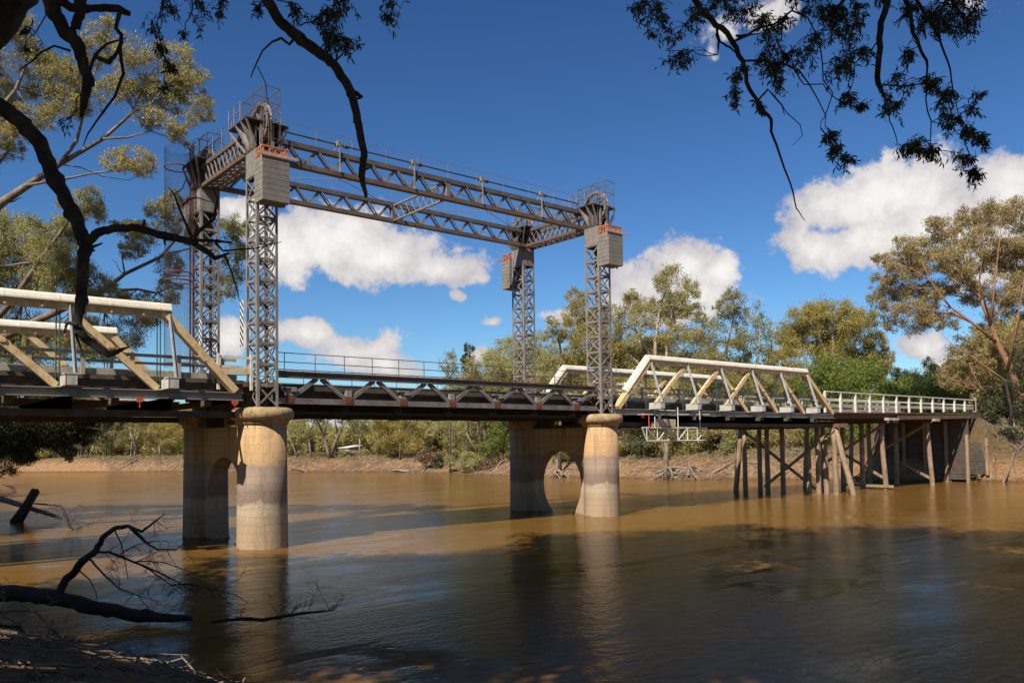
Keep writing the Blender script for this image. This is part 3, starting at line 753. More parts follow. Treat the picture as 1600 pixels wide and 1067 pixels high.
def white_fence(y, label, s):
    t = thing('timber_railing', label, 'railing', (70, y, 7.6), 'white timber railings on the trestle deck')
    xs = [52.9+2.76*k for k in range(13)]
    for i, x in enumerate(xs):
        z = 7.5+.62*max(0, i-3)/9.
        m = MB(); m.box(x-.1, x+.1, y-.09, y+.09, z-.02, 9.34); build('post', m, M['white_paint'], t)
    m = MB(); m.beam((xs[0], y, 9.41), (xs[-1], y, 9.41), .2, .1); build('top_rail', m, M['white_paint'], t)
    m = MB(); m.beam((xs[0], y-s*.13, 8.72), (xs[-1], y-s*.13, 8.8), .08, .16); build('mid_rail', m, M['white_paint'], t)
    m = MB(); m.beam((xs[0], y-s*.2, 8.12), (xs[-1], y-s*.2, 8.45), .2, .3); build('kerb_beam', m, M['grey_timber'], t)
    m = MB(); m.beam((xs[-1]+.05, y, 8.0), (xs[-1]+.05, y, 9.7), .3, .3); m.beam((xs[-1]+.0, y, 9.5), (xs[-1]-.6, y, 10.1), .1, .16); build('end_post', m, M['grey_timber'], t)
white_fence(-.6, 'near white timber railing along the trestle deck on the right', -1)
white_fence(W+.3, 'far white timber railing across the trestle deck', 1)
def abutment():
    t = thing('bank_abutment', 'timber sheeted abutment wall with upright posts under the bridge end', 'abutment', (83, W/2, 0))
    m = MB(); rng = random.Random(2)
    for k in range(24):
        z = .3+.3*k; o = rng.uniform(-.03, .03)
        m.box(83.0+o, 83.2+o, -1.0, W+2, z, z+.28)
    build('sheeting', m, M['deck'], t)
    for y in (-.9, 1.4, 3.8, 6.2, 8.6):
        p = MB(); p.box(82.68, 82.94, y-.15, y+.15, 0, 7.0 if y > 0 else 5.4); build('post', p, M['pile'], t)
    w = MB()
    for k in range(12):
        z = .9+.3*k; o = rng.uniform(-.04, .04); e = 1.6-.05*k; w.hexa([(83.1, -1.0+o, z), (83.1+e, -1.0-e*.8+o, z), (83.2+e, -.85-e*.8+o, z), (83.2, -.85+o, z), (83.1, -1.0+o, z+.27), (83.1+e, -1.0-e*.8+o, z+.27), (83.2+e, -.85-e*.8+o, z+.27), (83.2, -.85+o, z+.27)])
    build('wing_wall', w, M['deck'], t)
    p = MB(); p.box(84.3, 84.55, -2.5, -2.2, .8, 5.0); build('post', p, M['pile'], t)
abutment()
# ================================================================ LAND AND WATER
NEAR = [(160, -330), (60, -135), (20, -60), (5, -41), (-3, -36.5), (-9, -29), (-11.2, -22.5), (-12.2, -20.3), (-12.9, -17.5), (-13.9, -15.2), (-14.6, -11), (-14.4, -7), (-12.6, 4), (-11.2, 13), (-9.2, 26), (-6.9, 41), (-3.2, 60), (1.2, 76), (3.4, 90), (4.4, 99), (0, 112), (-10, 130), (-40, 160), (-120, 220), (-300, 320)]
FAR = [(-280, 460), (-110, 330), (-30, 245), (17, 198), (42.5, 157.5), (56, 122), (63.8, 114.5), (69.5, 102), (70, 82), (67.5, 61), (70.5, 45), (72.4, 31), (79, 15), (83.2, 3.5), (86.4, -5.5), (92, -24), (104, -60), (150, -150), (260, -360)]
RIVER = np.array(NEAR+FAR, float)
def river_sd(X, Y):
    """signed distance to the shoreline, negative over the water"""
    P = RIVER; Q = np.roll(P, -1, 0)
    d2 = np.full(X.shape, 1e18); ins = np.zeros(X.shape, bool); far = np.zeros(X.shape, bool)
    nn = len(NEAR)
    for i in range(len(P)):
        ax, ay = P[i]; bx, by = Q[i]; ex, ey = bx-ax, by-ay
        cond = ((ay > Y) != (by > Y))
        with np.errstate(divide='ignore', invalid='ignore'):
            xi = ax+(Y-ay)*ex/(ey if ey != 0 else 1e-9)
        ins ^= cond & (X < xi)
        if i in (nn-1, len(P)-1): continue
        t = np.clip(((X-ax)*ex+(Y-ay)*ey)/(ex*ex+ey*ey), 0, 1)
        q = (X-ax-t*ex)**2+(Y-ay-t*ey)**2
        far = np.where(q < d2, i >= nn, far); d2 = np.minimum(d2, q)
    d = np.sqrt(d2)
    return np.where(ins, -d, d), far
_rs = np.random.RandomState(5)
_W = [(_rs.uniform(0, 6.28), _rs.uniform(0, 6.28), s, a) for s, a in ((.05, .5), (.09, .35), (.17, .3), (.3, .2), (.5, .15), (.85, .1), (1.4, .06), (2.2, .04)) for _ in range(3)]
def wob(X, Y):
    z = 0*X
    for k, (p, th, s, a) in enumerate(_W): z = z+a*.6*np.sin((X*math.cos(th)+Y*math.sin(th))*s+p+1.3*np.sin((X*math.sin(th)-Y*math.cos(th))*s*.7+p*2))
    return z
def ground_z(X, Y):
    X = np.asarray(X, float); Y = np.asarray(Y, float)
    d, far = river_sd(X, Y)
    w = wob(X, Y)
    crest = np.where(far, 3.1+1.5*np.clip((40-Y)/40, 0, 1), 3.1)
    wid = np.where(far, 8.5, 9.5)
    dd = d+w*.55*np.clip(np.abs(d)/3, 0, 1)
    s = np.clip(dd/wid, 0, 1); prof = s*(1.55-.55*s)
    z = crest*prof+w*.55*np.clip(d/2.5, 0, 1)+np.clip((d-wid)/120, 0, 1)*1.2
    z = np.where(d < 0, np.maximum(-3, d*.45), z)
    # road embankment behind the abutment
    e = np.clip((X-82.6)/1.2, 0, 1)*np.clip(1-(np.abs(Y-4)-5)/7, 0, 1)
    z = np.where(d > 0, z*(1-e)+7.25*e, z)
    e2 = np.clip((X-79.2)/4.6, 0, 1)*4.1*np.clip(1.2-np.abs(Y-4.2)/8, 0, 1)+w*.2
    z = np.where((d > 0) & (X > 78) & (X < 84) & (np.abs(Y-4) < 10), np.maximum(z, np.minimum(e2, d*1.1)), z)
    return z
def axis(pts):
    out = []
    for a, b, st in pts: out += list(np.arange(a, b, st))
    return np.array(out+[pts[-1][1]])
gx = axis([(-3000, -400, 200), (-400, -60, 12), (-60, -20, 2), (-20, 0, .5), (0, 60, 2), (60, 110, .7), (110, 180, 3), (180, 400, 15), (400, 3200, 200)])
gy = axis([(-2000, -300, 200), (-300, -60, 10), (-60, -34, 1.5), (-34, -8, .5), (-8, 130, 1.0), (130, 260, 2.5), (260, 420, 12), (420, 3600, 200)])
GX, GY = np.meshgrid(gx, gy, indexing='ij')
GZ = ground_z(GX, GY)
def grid_mesh(name, X, Y, Z, mat):
    nx, ny = X.shape
    co = np.stack([X, Y, Z], -1).reshape(-1, 3)
    i = np.arange(nx*ny).reshape(nx, ny)
    q = np.stack([i[:-1, :-1], i[1:, :-1], i[1:, 1:], i[:-1, 1:]], -1).reshape(-1, 4)
    me = bpy.data.meshes.new(name)
    me.vertices.add(len(co)); me.vertices.foreach_set('co', co.ravel())
    me.loops.add(q.size); me.loops.foreach_set('vertex_index', q.ravel())
    me.polygons.add(len(q)); me.polygons.foreach_set('loop_start', np.arange(0, q.size, 4)); me.polygons.foreach_set('loop_total', np.full(len(q), 4))
    me.update(calc_edges=True); me.materials.append(mat); me.polygons.foreach_set('use_smooth', [True]*len(q))
    o = bpy.data.objects.new(name, me); COL.objects.link(o); return o
def ground_mat():
    m, nt, b = new_mat('orange_river_mud_and_litter')
    tc = N(nt, 'ShaderNodeTexCoord'); sep = N(nt, 'ShaderNodeSeparateXYZ'); nt.links.new(tc.outputs['Object'], sep.inputs[0])
    n1 = noise(nt, .35, 8, .68); n2 = noise(nt, 1.6, 8, .72, 'Object', (1, 1, 2.5)); n3 = noise(nt, .12, 4, .6)
    mud = ramp(nt, n2, [(.28, (.09, .05, .028)), (.4, (.24, .135, .07)), (.55, (.38, .225, .115)), (.8, (.47, .3, .165))])
    lit = ramp(nt, n2, [(.3, (.09, .065, .035)), (.5, (.17, .12, .06)), (.66, (.24, .17, .09)), (.8, (.16, .15, .06))])
    a = N(nt, 'ShaderNodeMath', operation='MULTIPLY_ADD'); nt.links.new(n1, a.inputs[0]); a.inputs[1].default_value = 2.6; nt.links.new(sep.outputs[2], a.inputs[2])
    f = ramp(nt, N_map(nt, a.outputs[0], 3.1, 4.7), [(0, (0, 0, 0)), (1, (1, 1, 1))])
    c = mixc(nt, f, mud, lit)
    wet = ramp(nt, N_map(nt, sep.outputs[2], .05, .45), [(0, (.45, .42, .4)), (1, (1, 1, 1))])
    c = mixc(nt, 1., c, wet, 'MULTIPLY')
    nt.links.new(c, b.inputs['Base Color']); b.inputs['Roughness'].default_value = .95; b.inputs['Specular IOR Level'].default_value = .2
    bump(nt, n2, b, 1., .45)
    return m
def N_map(nt, v, a, b):
    n = N(nt, 'ShaderNodeMapRange'); n.inputs['From Min'].default_value = a; n.inputs['From Max'].default_value = b
    nt.links.new(v, n.inputs['Value']); return n.outputs[0]
M['ground'] = ground_mat()
tag(grid_mesh('ground', GX, GY, GZ, M['ground']), kind='structure')
def water_mat():
    m, nt, b = new_mat('muddy_river_water')
    n3 = noise(nt, .05, 4, .6, 'Object', (1, 1, 1))
    c = ramp(nt, n3, [(.3, (.15, .078, .016)), (.7, (.19, .1, .022))])
    nt.links.new(c, b.inputs['Base Color']); b.inputs['Roughness'].default_value = .09; b.inputs['Specular IOR Level'].default_value = .06; b.inputs['IOR'].default_value = 1.333
    tc = N(nt, 'ShaderNodeTexCoord')
    def nz(scale, rot, sc, det, dist=0.):
        mp = N(nt, 'ShaderNodeMapping'); mp.inputs['Rotation'].default_value = (0, 0, rot); mp.inputs['Scale'].default_value = sc
        nt.links.new(tc.outputs['Object'], mp.inputs[0]); n = N(nt, 'ShaderNodeTexNoise'); n.inputs['Scale'].default_value = scale; n.inputs['Detail'].default_value = det; n.inputs['Roughness'].default_value = .55; n.inputs['Distortion'].default_value = dist
        nt.links.new(mp.outputs[0], n.inputs['Vector']); return n.outputs['Fac']
    a = nz(1.9, .7, (1, 1.9, 1), 4, .6); bb = nz(7.5, .35, (1, 1.7, 1), 3, .4); cc = nz(.13, .5, (1, 2.6, 1), 4, 1.)
    patch = ramp(nt, cc, [(.36, (.12,)*3), (.5, (.6,)*3), (.66, (1.,)*3)])
    s1 = N(nt, 'ShaderNodeMath', operation='MULTIPLY_ADD'); nt.links.new(bb, s1.inputs[0]); s1.inputs[1].default_value = .34; nt.links.new(a, s1.inputs[2])
    s2 = N(nt, 'ShaderNodeMath', operation='MULTIPLY'); nt.links.new(s1.outputs[0], s2.inputs[0]); nt.links.new(patch, s2.inputs[1])
    bp = N(nt, 'ShaderNodeBump'); bp.inputs['Strength'].default_value = .9; bp.inputs['Distance'].default_value = .042
    nt.links.new(s2.outputs[0], bp.inputs['Height']); nt.links.new(bp.outputs[0], b.inputs['Normal'])
    return m
M['water'] = water_mat()
w = MB(); w.add([(-3000, -2000, 0), (3200, -2000, 0), (3200, 3600, 0), (-3000, 3600, 0)], [(0, 1, 2, 3)])
tag(build('river_water', w, M['water']), kind='structure')

# ================================================================ VEGETATION
def leaf_object(name, C, D, Ln, Wd, mat, parent, rs, curved=False):
    """many separate leaf blades; C centres, D long axes (unit)"""
    n = len(C); base = np.array(wloc(parent))
    rv = rs.normal(size=(n, 3)); S = np.cross(D, rv); S /= np.linalg.norm(S, axis=1)[:, None]+1e-9
    Ln = np.broadcast_to(Ln, (n,))[:, None]; Wd = np.broadcast_to(Wd, (n,))[:, None]
    C = C-base
    if curved:
        Nn = np.cross(D, S); cv = Ln*.18*rs.uniform(-1, 1, (n, 1))
        rows = [C-D*Ln/2, C-D*Ln*.12+S*(Wd/2+cv), C+D*Ln*.22+S*(Wd*.38+cv), C+D*Ln/2, C+D*Ln*.22+S*(-Wd*.38+cv), C-D*Ln*.12+S*(-Wd/2+cv)]
    else:
        rows = [C-D*Ln/2, C+S*Wd/2, C+D*Ln/2, C-S*Wd/2]
    k = len(rows); co = np.stack(rows, 1).reshape(-1, 3)
    me = bpy.data.meshes.new(name)
    me.vertices.add(n*k); me.vertices.foreach_set('co', co.ravel().astype(np.float32))
    me.loops.add(n*k); me.loops.foreach_set('vertex_index', np.arange(n*k, dtype=np.int32))
    me.polygons.add(n); me.polygons.foreach_set('loop_start', np.arange(0, n*k, k, dtype=np.int32)); me.polygons.foreach_set('loop_total', np.full(n, k, dtype=np.int32))
    me.update(calc_edges=True); me.materials.append(mat)
    o = bpy.data.objects.new(name, me); return link(o, parent)
def blob_leaves(rs, c, r, n, sub=9, spread=.3, droop=.45):
    """leaves in small tufts spread through an ellipsoid"""
    c = np.asarray(c, float); r = np.asarray(r, float)*np.ones(3)
    d = rs.normal(size=(sub, 3)); d /= np.linalg.norm(d, axis=1)[:, None]
    cen = c+d*r*(rs.uniform(.15, 1, (sub, 1))**.5)
    i = rs.randint(0, sub, n); w = rs.uniform(.6, 1.3, (sub, 1))
    C = cen[i]+rs.normal(size=(n, 3))*r*spread*w[i]*np.array([1, 1, 1.])
    D = rs.normal(size=(n, 3)); D[:, 2] -= droop*3; D /= np.linalg.norm(D, axis=1)[:, None]
    return C, D, cen
def wander(rs, a, b, n=6, amp=.08):
    a = np.asarray(a, float); b = np.asarray(b, float); ln = np.linalg.norm(b-a)
    P = [a+(b-a)*i/(n-1) for i in range(n)]
    off = rs.normal(size=(n, 3))*ln*amp; off[0] = 0; off[-1] = 0
    off[1:-1] = (off[1:-1]+np.roll(off, 1, 0)[1:-1])*.6
    return [p+o for p, o in zip(P, off)]
DENS = 4.2
def blob_tree(name, label, cat, base, limbs, blobs, leaf_m, bark_m, seed, lsize=(.36, .12), dens=60, spread=.19, droop=.45, sub=18, twigs=7, group=None, ns=7, bare=0, sag=.0):
    """limbs: list of (points, radii); blobs: list of (centre, radius) joined to the nearest limb by twigs"""
    rs = np.random.RandomState(seed)
    t = thing(name, label, cat, tuple(float(x) for x in base), group)
    tb = MB(); nodes = []
    for pts, rad in limbs:
        tb.tube(pts, rad, ns)
        k = len(pts)
        for i, p in enumerate(pts):
            if i > k*.25: nodes.append((np.asarray(p, float), rad[i]))
    NP_ = np.array([p for p, r in nodes])
    Cs, Ds = [], []
    for (c, r) in blobs:
        c = np.asarray(c, float); rr = np.asarray(r, float)*np.ones(3)
        j = int(np.argmin(np.linalg.norm(NP_-c, axis=1)+np.maximum(0, NP_[:, 2]-c[2])*.6)); a, ra = nodes[j]
        r0 = min(ra*.6, max(.02, rr.mean()*.035))
        P = wander(rs, a, c, 6, .07); tb.tube(P, list(np.linspace(r0, r0*.5, 6)), 5)
        n = int(DENS*dens*rr.mean()**2)
        C, D, cen = blob_leaves(rs, c, rr, max(20, n), sub, spread, droop)
        for q in cen[:twigs+2]:
            s = P[rs.randint(2, 6)]; tb.tube(wander(rs, s, q, 5, .1), list(np.linspace(r0*.5, r0*.16, 5)), 4)
        Cs.append(C); Ds.append(D)
    for _ in range(bare):
        a, ra = nodes[rs.randint(len(nodes))]; d = rs.normal(size=3); d[2] = abs(d[2])*.3; tb.tube(wander(rs, a, a+d*rs.uniform(.8, 2.2), 5, .12), list(np.linspace(ra*.3, .01, 5)), 4)
    build('trunk', tb, bark_m, t, True)
    C = np.concatenate(Cs); D = np.concatenate(Ds); n = len(C)
    leaf_object('crown', C, D, lsize[0]*rs.uniform(.6, 1.25, n), lsize[1]*rs.uniform(.7, 1.3, n), leaf_m, t, rs)
    return t
def gum(name, label, cat, base, H, spread, seed, leaf_m, bark_m, fork=.3, nl=4, nb=15, lean=(0, 0), lsize=(.5, .19), dens=95, group=None, top=.5, trunk=None, low=.35, spread_l=.27, sub=9):
    """a generic forked gum: trunk, diverging limbs, leaf blobs round the limb ends"""
    rs = np.random.RandomState(seed); b = np.asarray(base, float); r0 = trunk or H*.022
    f = b+np.array([lean[0]*fork, lean[1]*fork, H*fork]); limbs = [(wander(rs, b-np.array([0, 0, .5]), f, 5, .03), list(np.linspace(r0*1.25, r0*.85, 5)))]
    blobs = []; a0 = rs.uniform(0, 6.28)
    for k in range(nl):
        q = a0+6.283*k/nl+rs.uniform(-.4, .4); rr = spread*rs.uniform(.35, .8); hh = H*rs.uniform(.68, .97)
        e = b+np.array([math.cos(q)*rr+lean[0]*hh/H, math.sin(q)*rr+lean[1]*hh/H, hh])
        P = wander(rs, f, e, 8, .05)
        for i in range(8): P[i] = P[i]+np.array([math.cos(q), math.sin(q), 0])*rr*.25*math.sin(math.pi*i/7)
        rl = r0*rs.uniform(.45, .7); limbs.append((P, list(np.linspace(rl, rl*.22, 8))))
        for j in range(max(1, nb//nl)):
            i = rs.randint(3, 8); p = np.array(P[i]); d = rs.normal(size=3); d[2] *= .55; d /= np.linalg.norm(d)
            c = p+d*spread*rs.uniform(.15, .5)
            c[2] = np.clip(c[2], b[2]+H*low, b[2]+H*.96)
            s = spread*rs.uniform(.2, .36); blobs.append((c, (s, s, s*rs.uniform(.55, .85))))
    return blob_tree(name, label, cat, base, limbs, blobs, leaf_m, bark_m, seed+1, lsize, dens, spread_l, .5, sub, 4, group)
M['leaf_brownish'] = leaf_mat('red_gum_olive_brown_leaves', (0.211, 0.169, 0.071), (0.368, 0.296, 0.127), (0.515, 0.412, 0.182))
M['leaf_grey2'] = leaf_mat('pale_sage_gum_leaves', (0.202, 0.206, 0.083), (0.357, 0.348, 0.143), (0.495, 0.466, 0.206))
M['leaf_gold2'] = leaf_mat('mixed_olive_wood_leaves', (0.202, 0.189, 0.066), (0.349, 0.313, 0.110), (0.495, 0.429, 0.167))
def gz(x, y): return float(ground_z(np.array([x]), np.array([y]))[0])
def foot(u, d, dz=0):
    """ground point under photo column u at depth d"""
    p = at(u, 700, d); return np.array([p[0], p[1], gz(p[0], p[1])+dz])
# ---------------------------------------------------------------- prominent far-bank trees (crowns given as blobs at their real depth)
def px_tree(name, label, D, base_u, limbs, blobs, leaf_m, bark_m, seed, lsize=(.33, .115), dens=70, dz=0, cat='tree', depth_j=.6, group=None, bd=0., **kw):
    b = foot(base_u, D, -.3+dz); k = D/F_; rs = np.random.RandomState(seed+77); L_ = []
    for i, (pts, rad) in enumerate(limbs):
        off = 0; P = []
        for j, p in enumerate(pts):
            if j == 0 and p is None: P.append(b); continue
            P.append(at(p[0], p[1], D+off)); off += rs.uniform(-1, 1)*12*k
        L_.append((P, [r*k*.5 for r in rad]))
    B_ = []
    for (u, v, ru, rv) in blobs:
        c = at(u, v, D+bd+rs.uniform(-1, 1)*depth_j*max(ru, 14)*k*2); B_.append((c, (ru*k*1.14, ru*k*1.14, max(rv, ru*.8)*k*1.14)))
        for q in range(2):
            f = rs.uniform(.35, .6); e = rs.normal(size=3); e /= np.linalg.norm(e); B_.append((c+e*np.array([ru, ru, rv])*k*1.25, (ru*k*f, ru*k*f, max(rv, ru*.8)*k*f)))
    return blob_tree(name, label, cat, b, L_, B_, M[leaf_m], M[bark_m], seed, lsize, dens, group=group, **kw)

px_tree('gum_tree', 'tallest far bank gum with a tufted top above the white truss', 132, 1032,
        [([None, (1027, 640), (1024, 580), (1024, 530), (1032, 475), (1045, 445)], [9, 7, 6, 5, 3.5, 1.5]), ([None, (1040, 640), (1041, 590), (1042, 530), (1056, 480), (1074, 455)], [8, 6, 5, 4.5, 3, 1.5]),
         ([(1025, 575), (1010, 545), (995, 520), (980, 490)], [4, 3.5, 3, 1.5]), ([(1030, 600), (1000, 570), (975, 545)], [4, 3, 1.5]), ([(1041, 580), (1065, 550), (1085, 530)], [4, 3, 1.5])],
        [(1050, 432, 20, 11), (1076, 448, 15, 16), (1034, 446, 13, 15), (1048, 478, 30, 17), (1078, 486, 18, 15), (1012, 498, 28, 20), (983, 476, 18, 15), (978, 512, 22, 20), (1060, 522, 28, 20), (1022, 540, 26, 16), (1088, 526, 16, 20), (970, 556, 24, 20), (1045, 570, 40, 16), (1000, 588, 36, 17), (1080, 590, 30, 16), (1030, 620, 60, 18)],
        'leaf_olive', 'bark_pale', 11, dens=95)
px_tree('gum_tree', 'open crowned gum right of the tallest tree with bare leaning branches', 130, 1132,
        [([None, (1128, 640), (1128, 590), (1136, 540), (1148, 490)], [8, 6, 5, 4, 2]), ([(1128, 600), (1105, 570), (1090, 555)], [4, 3, 1.5]), ([(1130, 610), (1155, 570), (1165, 540)], [4, 3, 1.5]), ([(1100, 640), (1130, 600), (1160, 585)], [4, 3, 2])],
        [(1146, 470, 19, 11), (1157, 494, 14, 16), (1130, 500, 20, 17), (1114, 524, 20, 18), (1148, 532, 22, 16), (1104, 558, 22, 18), (1140, 568, 26, 17), (1166, 552, 14, 18), (1110, 598, 28, 15), (1150, 610, 36, 15)], 'leaf_olive', 'bark_grey', 21, dens=72)
px_tree('gum_tree', 'thin wispy grey gum between the open gum and the round gum', 136, 1186,
        [([None, (1185, 620), (1184, 560), (1188, 520), (1182, 488)], [6, 5, 4, 3, 1]), ([(1185, 600), (1205, 550), (1208, 510)], [3, 2.5, 1])],
        [(1180, 494, 14, 15), (1191, 514, 16, 17), (1176, 536, 18, 17), (1198, 556, 17, 19), (1180, 586, 24, 17), (1204, 520, 9, 20), (1195, 620, 30, 15)], 'leaf_grey', 'bark_pale', 31, dens=50)
px_tree('gum_tree', 'broad round golden gum behind the bright green thicket', 146, 1300,
        [([None, (1300, 640), (1300, 590), (1285, 540), (1265, 500)], [8, 7, 6, 4, 2]), ([(1300, 610), (1325, 560), (1345, 515)], [6, 4, 2]), ([(1300, 600), (1302, 540), (1300, 495)], [5, 4, 2]), ([(1320, 590), (1355, 570), (1378, 560)], [4, 3, 1.5])],
        [(1255, 496, 27, 16), (1302, 490, 32, 13), (1340, 506, 26, 18), (1234, 524, 22, 20), (1280, 522, 34, 20), (1330, 536, 34, 20), (1366, 538, 20, 20), (1382, 560, 12, 22), (1240, 558, 26, 20), (1296, 556, 34, 20), (1350, 572, 28, 18), (1375, 595, 14, 22), (1225, 590, 22, 20)], 'leaf_gold', 'bark_pale', 41, dens=140)
px_tree('leafy_tree', 'bright green thicket tree behind the white truss end', 128, 1312,
        [([None, (1312, 640), (1312, 600)], [6, 5, 3])], [(1312, 590, 40, 17), (1280, 600, 30, 16), (1346, 600, 28, 16), (1320, 622, 60, 17), (1265, 620, 25, 15), (1365, 618, 24, 15)], 'leaf_green', 'bark_grey', 51, dens=150)
px_tree('leafy_tree', 'low green tree behind the white railing near the bridge end', 125, 1452,
        [([None, (1452, 640), (1452, 610)], [5, 4, 2])], [(1432, 611, 26, 10), (1468, 608, 24, 10), (1452, 627, 46, 12), (1496, 614, 20, 11), (1405, 618, 18, 9)], 'leaf_green', 'bark_grey', 52, dens=120)
px_tree('gum_tree', 'small dark round gum poking above the green tree by the railing', 150, 1416,
        [([None, (1416, 630), (1416, 595)], [4, 3, 2])], [(1414, 588, 17, 9), (1424, 598, 16, 10), (1404, 601, 12, 9), (1440, 597, 12, 8)], 'leaf_dark', 'bark_grey', 53, dens=120)
px_tree('gum_tree', 'slender two topped gum left of the leaning red gum', 140, 1462,
        [([None, (1462, 620), (1456, 590), (1451, 570)], [4, 3, 2.5, 1]), ([(1460, 610), (1474, 588), (1478, 576)], [2.5, 2, 1])], [(1450, 569, 9, 9), (1457, 583, 12, 9), (1475, 579, 11, 9), (1470, 596, 18, 9), (1447, 595, 10, 9), (1490, 590, 12, 10)], 'leaf_dark', 'bark_grey', 54, dens=110)
px_tree('red_gum', 'large gum with leaning orange red trunk at the right edge of the picture', 104, 1612,
        [([None, (1596, 620), (1578, 575), (1558, 535), (1546, 500), (1530, 465), (1510, 420), (1495, 370)], [14, 12, 10.5, 9, 6, 4.5, 3, 1.5]), ([(1556, 535), (1520, 505), (1485, 480), (1460, 450), (1440, 410)], [5, 4, 3, 2, 1]), ([(1520, 505), (1490, 490), (1450, 485), (1410, 478), (1385, 470)], [3.4, 2.6, 2, 1.5, .8]), ([(1485, 480), (1455, 440), (1425, 420), (1395, 410)], [2.4, 1.8, 1.3, .7]), ([(1530, 465), (1500, 430), (1480, 390)], [2.6, 2, 1]), ([(1546, 500), (1530, 440), (1535, 400), (1525, 360)], [3, 2.4, 1.8, .9]),
         ([(1548, 500), (1555, 440), (1560, 390), (1565, 350)], [4, 3, 2, 1]), ([(1585, 605), (1550, 580), (1515, 555), (1490, 540)], [4, 3, 2.2, 1.2]), ([(1575, 575), (1590, 500), (1600, 440), (1605, 380)], [4.5, 3.6, 2.4, 1.2]), ([(1600, 640), (1560, 625), (1530, 605), (1515, 570)], [4, 3, 2.4, 1.5])],
        [(1508, 338, 15, 14), (1485, 352, 18, 14), (1560, 335, 30, 15), (1590, 345, 26, 18), (1530, 370, 26, 16), (1470, 380, 26, 18), (1425, 385, 24, 14), (1392, 405, 18, 14), (1440, 412, 26, 16), (1500, 410, 30, 18), (1560, 395, 28, 22), (1600, 410, 34, 26), (1375, 445, 16, 13), (1408, 450, 26, 15), (1380, 472, 18, 12), (1420, 485, 24, 14), (1460, 455, 24, 15), (1395, 505, 14, 14), (1440, 505, 24, 11), (1520, 460, 26, 18), (1575, 450, 24, 24), (1620, 480, 34, 30), (1480, 500, 18, 12), (1500, 545, 20, 13), (1525, 570, 20, 14), (1490, 570, 16, 10), (1560, 490, 20, 20), (1590, 540, 22, 22), (1450, 470, 20, 13), (1500, 440, 24, 16), (1540, 410, 24, 18), (1580, 385, 24, 18), (1610, 450, 24, 24), (1545, 525, 22, 16), (1430, 430, 22, 13), (1480, 410, 22, 14), (1460, 350, 14, 11), (1535, 335, 18, 12), (1610, 380, 24, 20), (1505, 595, 20, 14), (1540, 580, 22, 16), (1565, 560, 20, 16), (1480, 590, 16, 12), (1400, 425, 16, 11), (1600, 600, 20, 20)],
        'leaf_brownish', 'bark_red', 61, (.3, .09), dens=150, dz=.3, twigs=9, spread=.17, sub=24, bd=3.2)
px_tree('dark_tree', 'dark dense tree below the leaning red gum at the bridge end', 98, 1580,
        [([None, (1580, 640), (1572, 600)], [6, 5, 3])], [(1540, 615, 16, 14), (1566, 606, 18, 16), (1610, 600, 22, 24), (1552, 638, 22, 18), (1590, 645, 26, 20), (1535, 655, 14, 14), (1625, 660, 26, 20), (1585, 675, 22, 14), (1600, 560, 16, 16)], 'leaf_mid', 'bark_black', 62, dens=85, bd=4)
px_tree('gum_tree', 'olive gum mass rising behind the right front tower', 134, 925,
        [([None, (922, 640), (920, 590), (905, 540), (897, 490)], [8, 6, 5, 4, 1.5]), ([(921, 600), (945, 545), (950, 500)], [5, 4, 1.5])],
        [(897, 470, 14, 14), (888, 492, 14, 14), (912, 488, 16, 18), (900, 515, 20, 16), (935, 500, 22, 20), (925, 535, 28, 20), (955, 535, 24, 24), (900, 560, 24, 18), (940, 570, 34, 20), (910, 600, 34, 18), (960, 600, 30, 18)], 'leaf_gold', 'bark_grey', 71, dens=105)
px_tree('gum_tree', 'lollipop gum with a twisted bare trunk left of the right front tower', 126, 874,
        [([None, (876, 610), (872, 580), (878, 560), (874, 535), (870, 515)], [6, 5, 4.5, 4, 2.5, 1]), ([(876, 565), (865, 550), (855, 545)], [2.5, 1.5, .7])],
        [(868, 512, 15, 11), (880, 522, 13, 11), (858, 524, 11, 9)], 'leaf_olive', 'bark_grey', 72, dens=75)
px_tree('gum_tree', 'wide pale green gum behind the rear right tower', 146, 800,
        [([None, (800, 640), (796, 590), (780, 555)], [8, 6, 5, 3]), ([(800, 620), (830, 570), (845, 540)], [5, 4, 2])],
        [(790, 545, 28, 16), (840, 540, 24, 18), (765, 565, 26, 18), (815, 570, 32, 20), (860, 570, 24, 18), (745, 590, 26, 16), (785, 600, 36, 18), (840, 605, 38, 18), (880, 595, 22, 16), (760, 625, 40, 15)], 'leaf_grey2', 'bark_pale', 73, dens=100)
px_tree('gum_tree', 'slim dense sapling gum in front of the small cloud by the deck railing', 150, 730,
        [([None, (731, 620), (731, 575), (732, 548)], [4, 3, 2, 1])], [(732, 553, 8, 11), (729, 572, 10, 13), (734, 592, 13, 13), (726, 612, 16, 13)], 'leaf_dark', 'bark_grey', 74, dens=170)
px_tree('gum_tree', 'sparse spindly gum with thin upright twigs beyond the deck railing', 150, 703,
        [([None, (703, 620), (700, 580), (694, 545)], [3.5, 2.6, 1.8, .6]), ([(702, 600), (710, 570), (708, 543)], [2, 1.4, .5]), ([(701, 590), (688, 570), (684, 555)], [1.6, 1, .4])],
        [(705, 560, 10, 14), (694, 575, 10, 13), (712, 585, 9, 14), (702, 604, 16, 12)], 'leaf_grey', 'bark_grey', 75, dens=45)
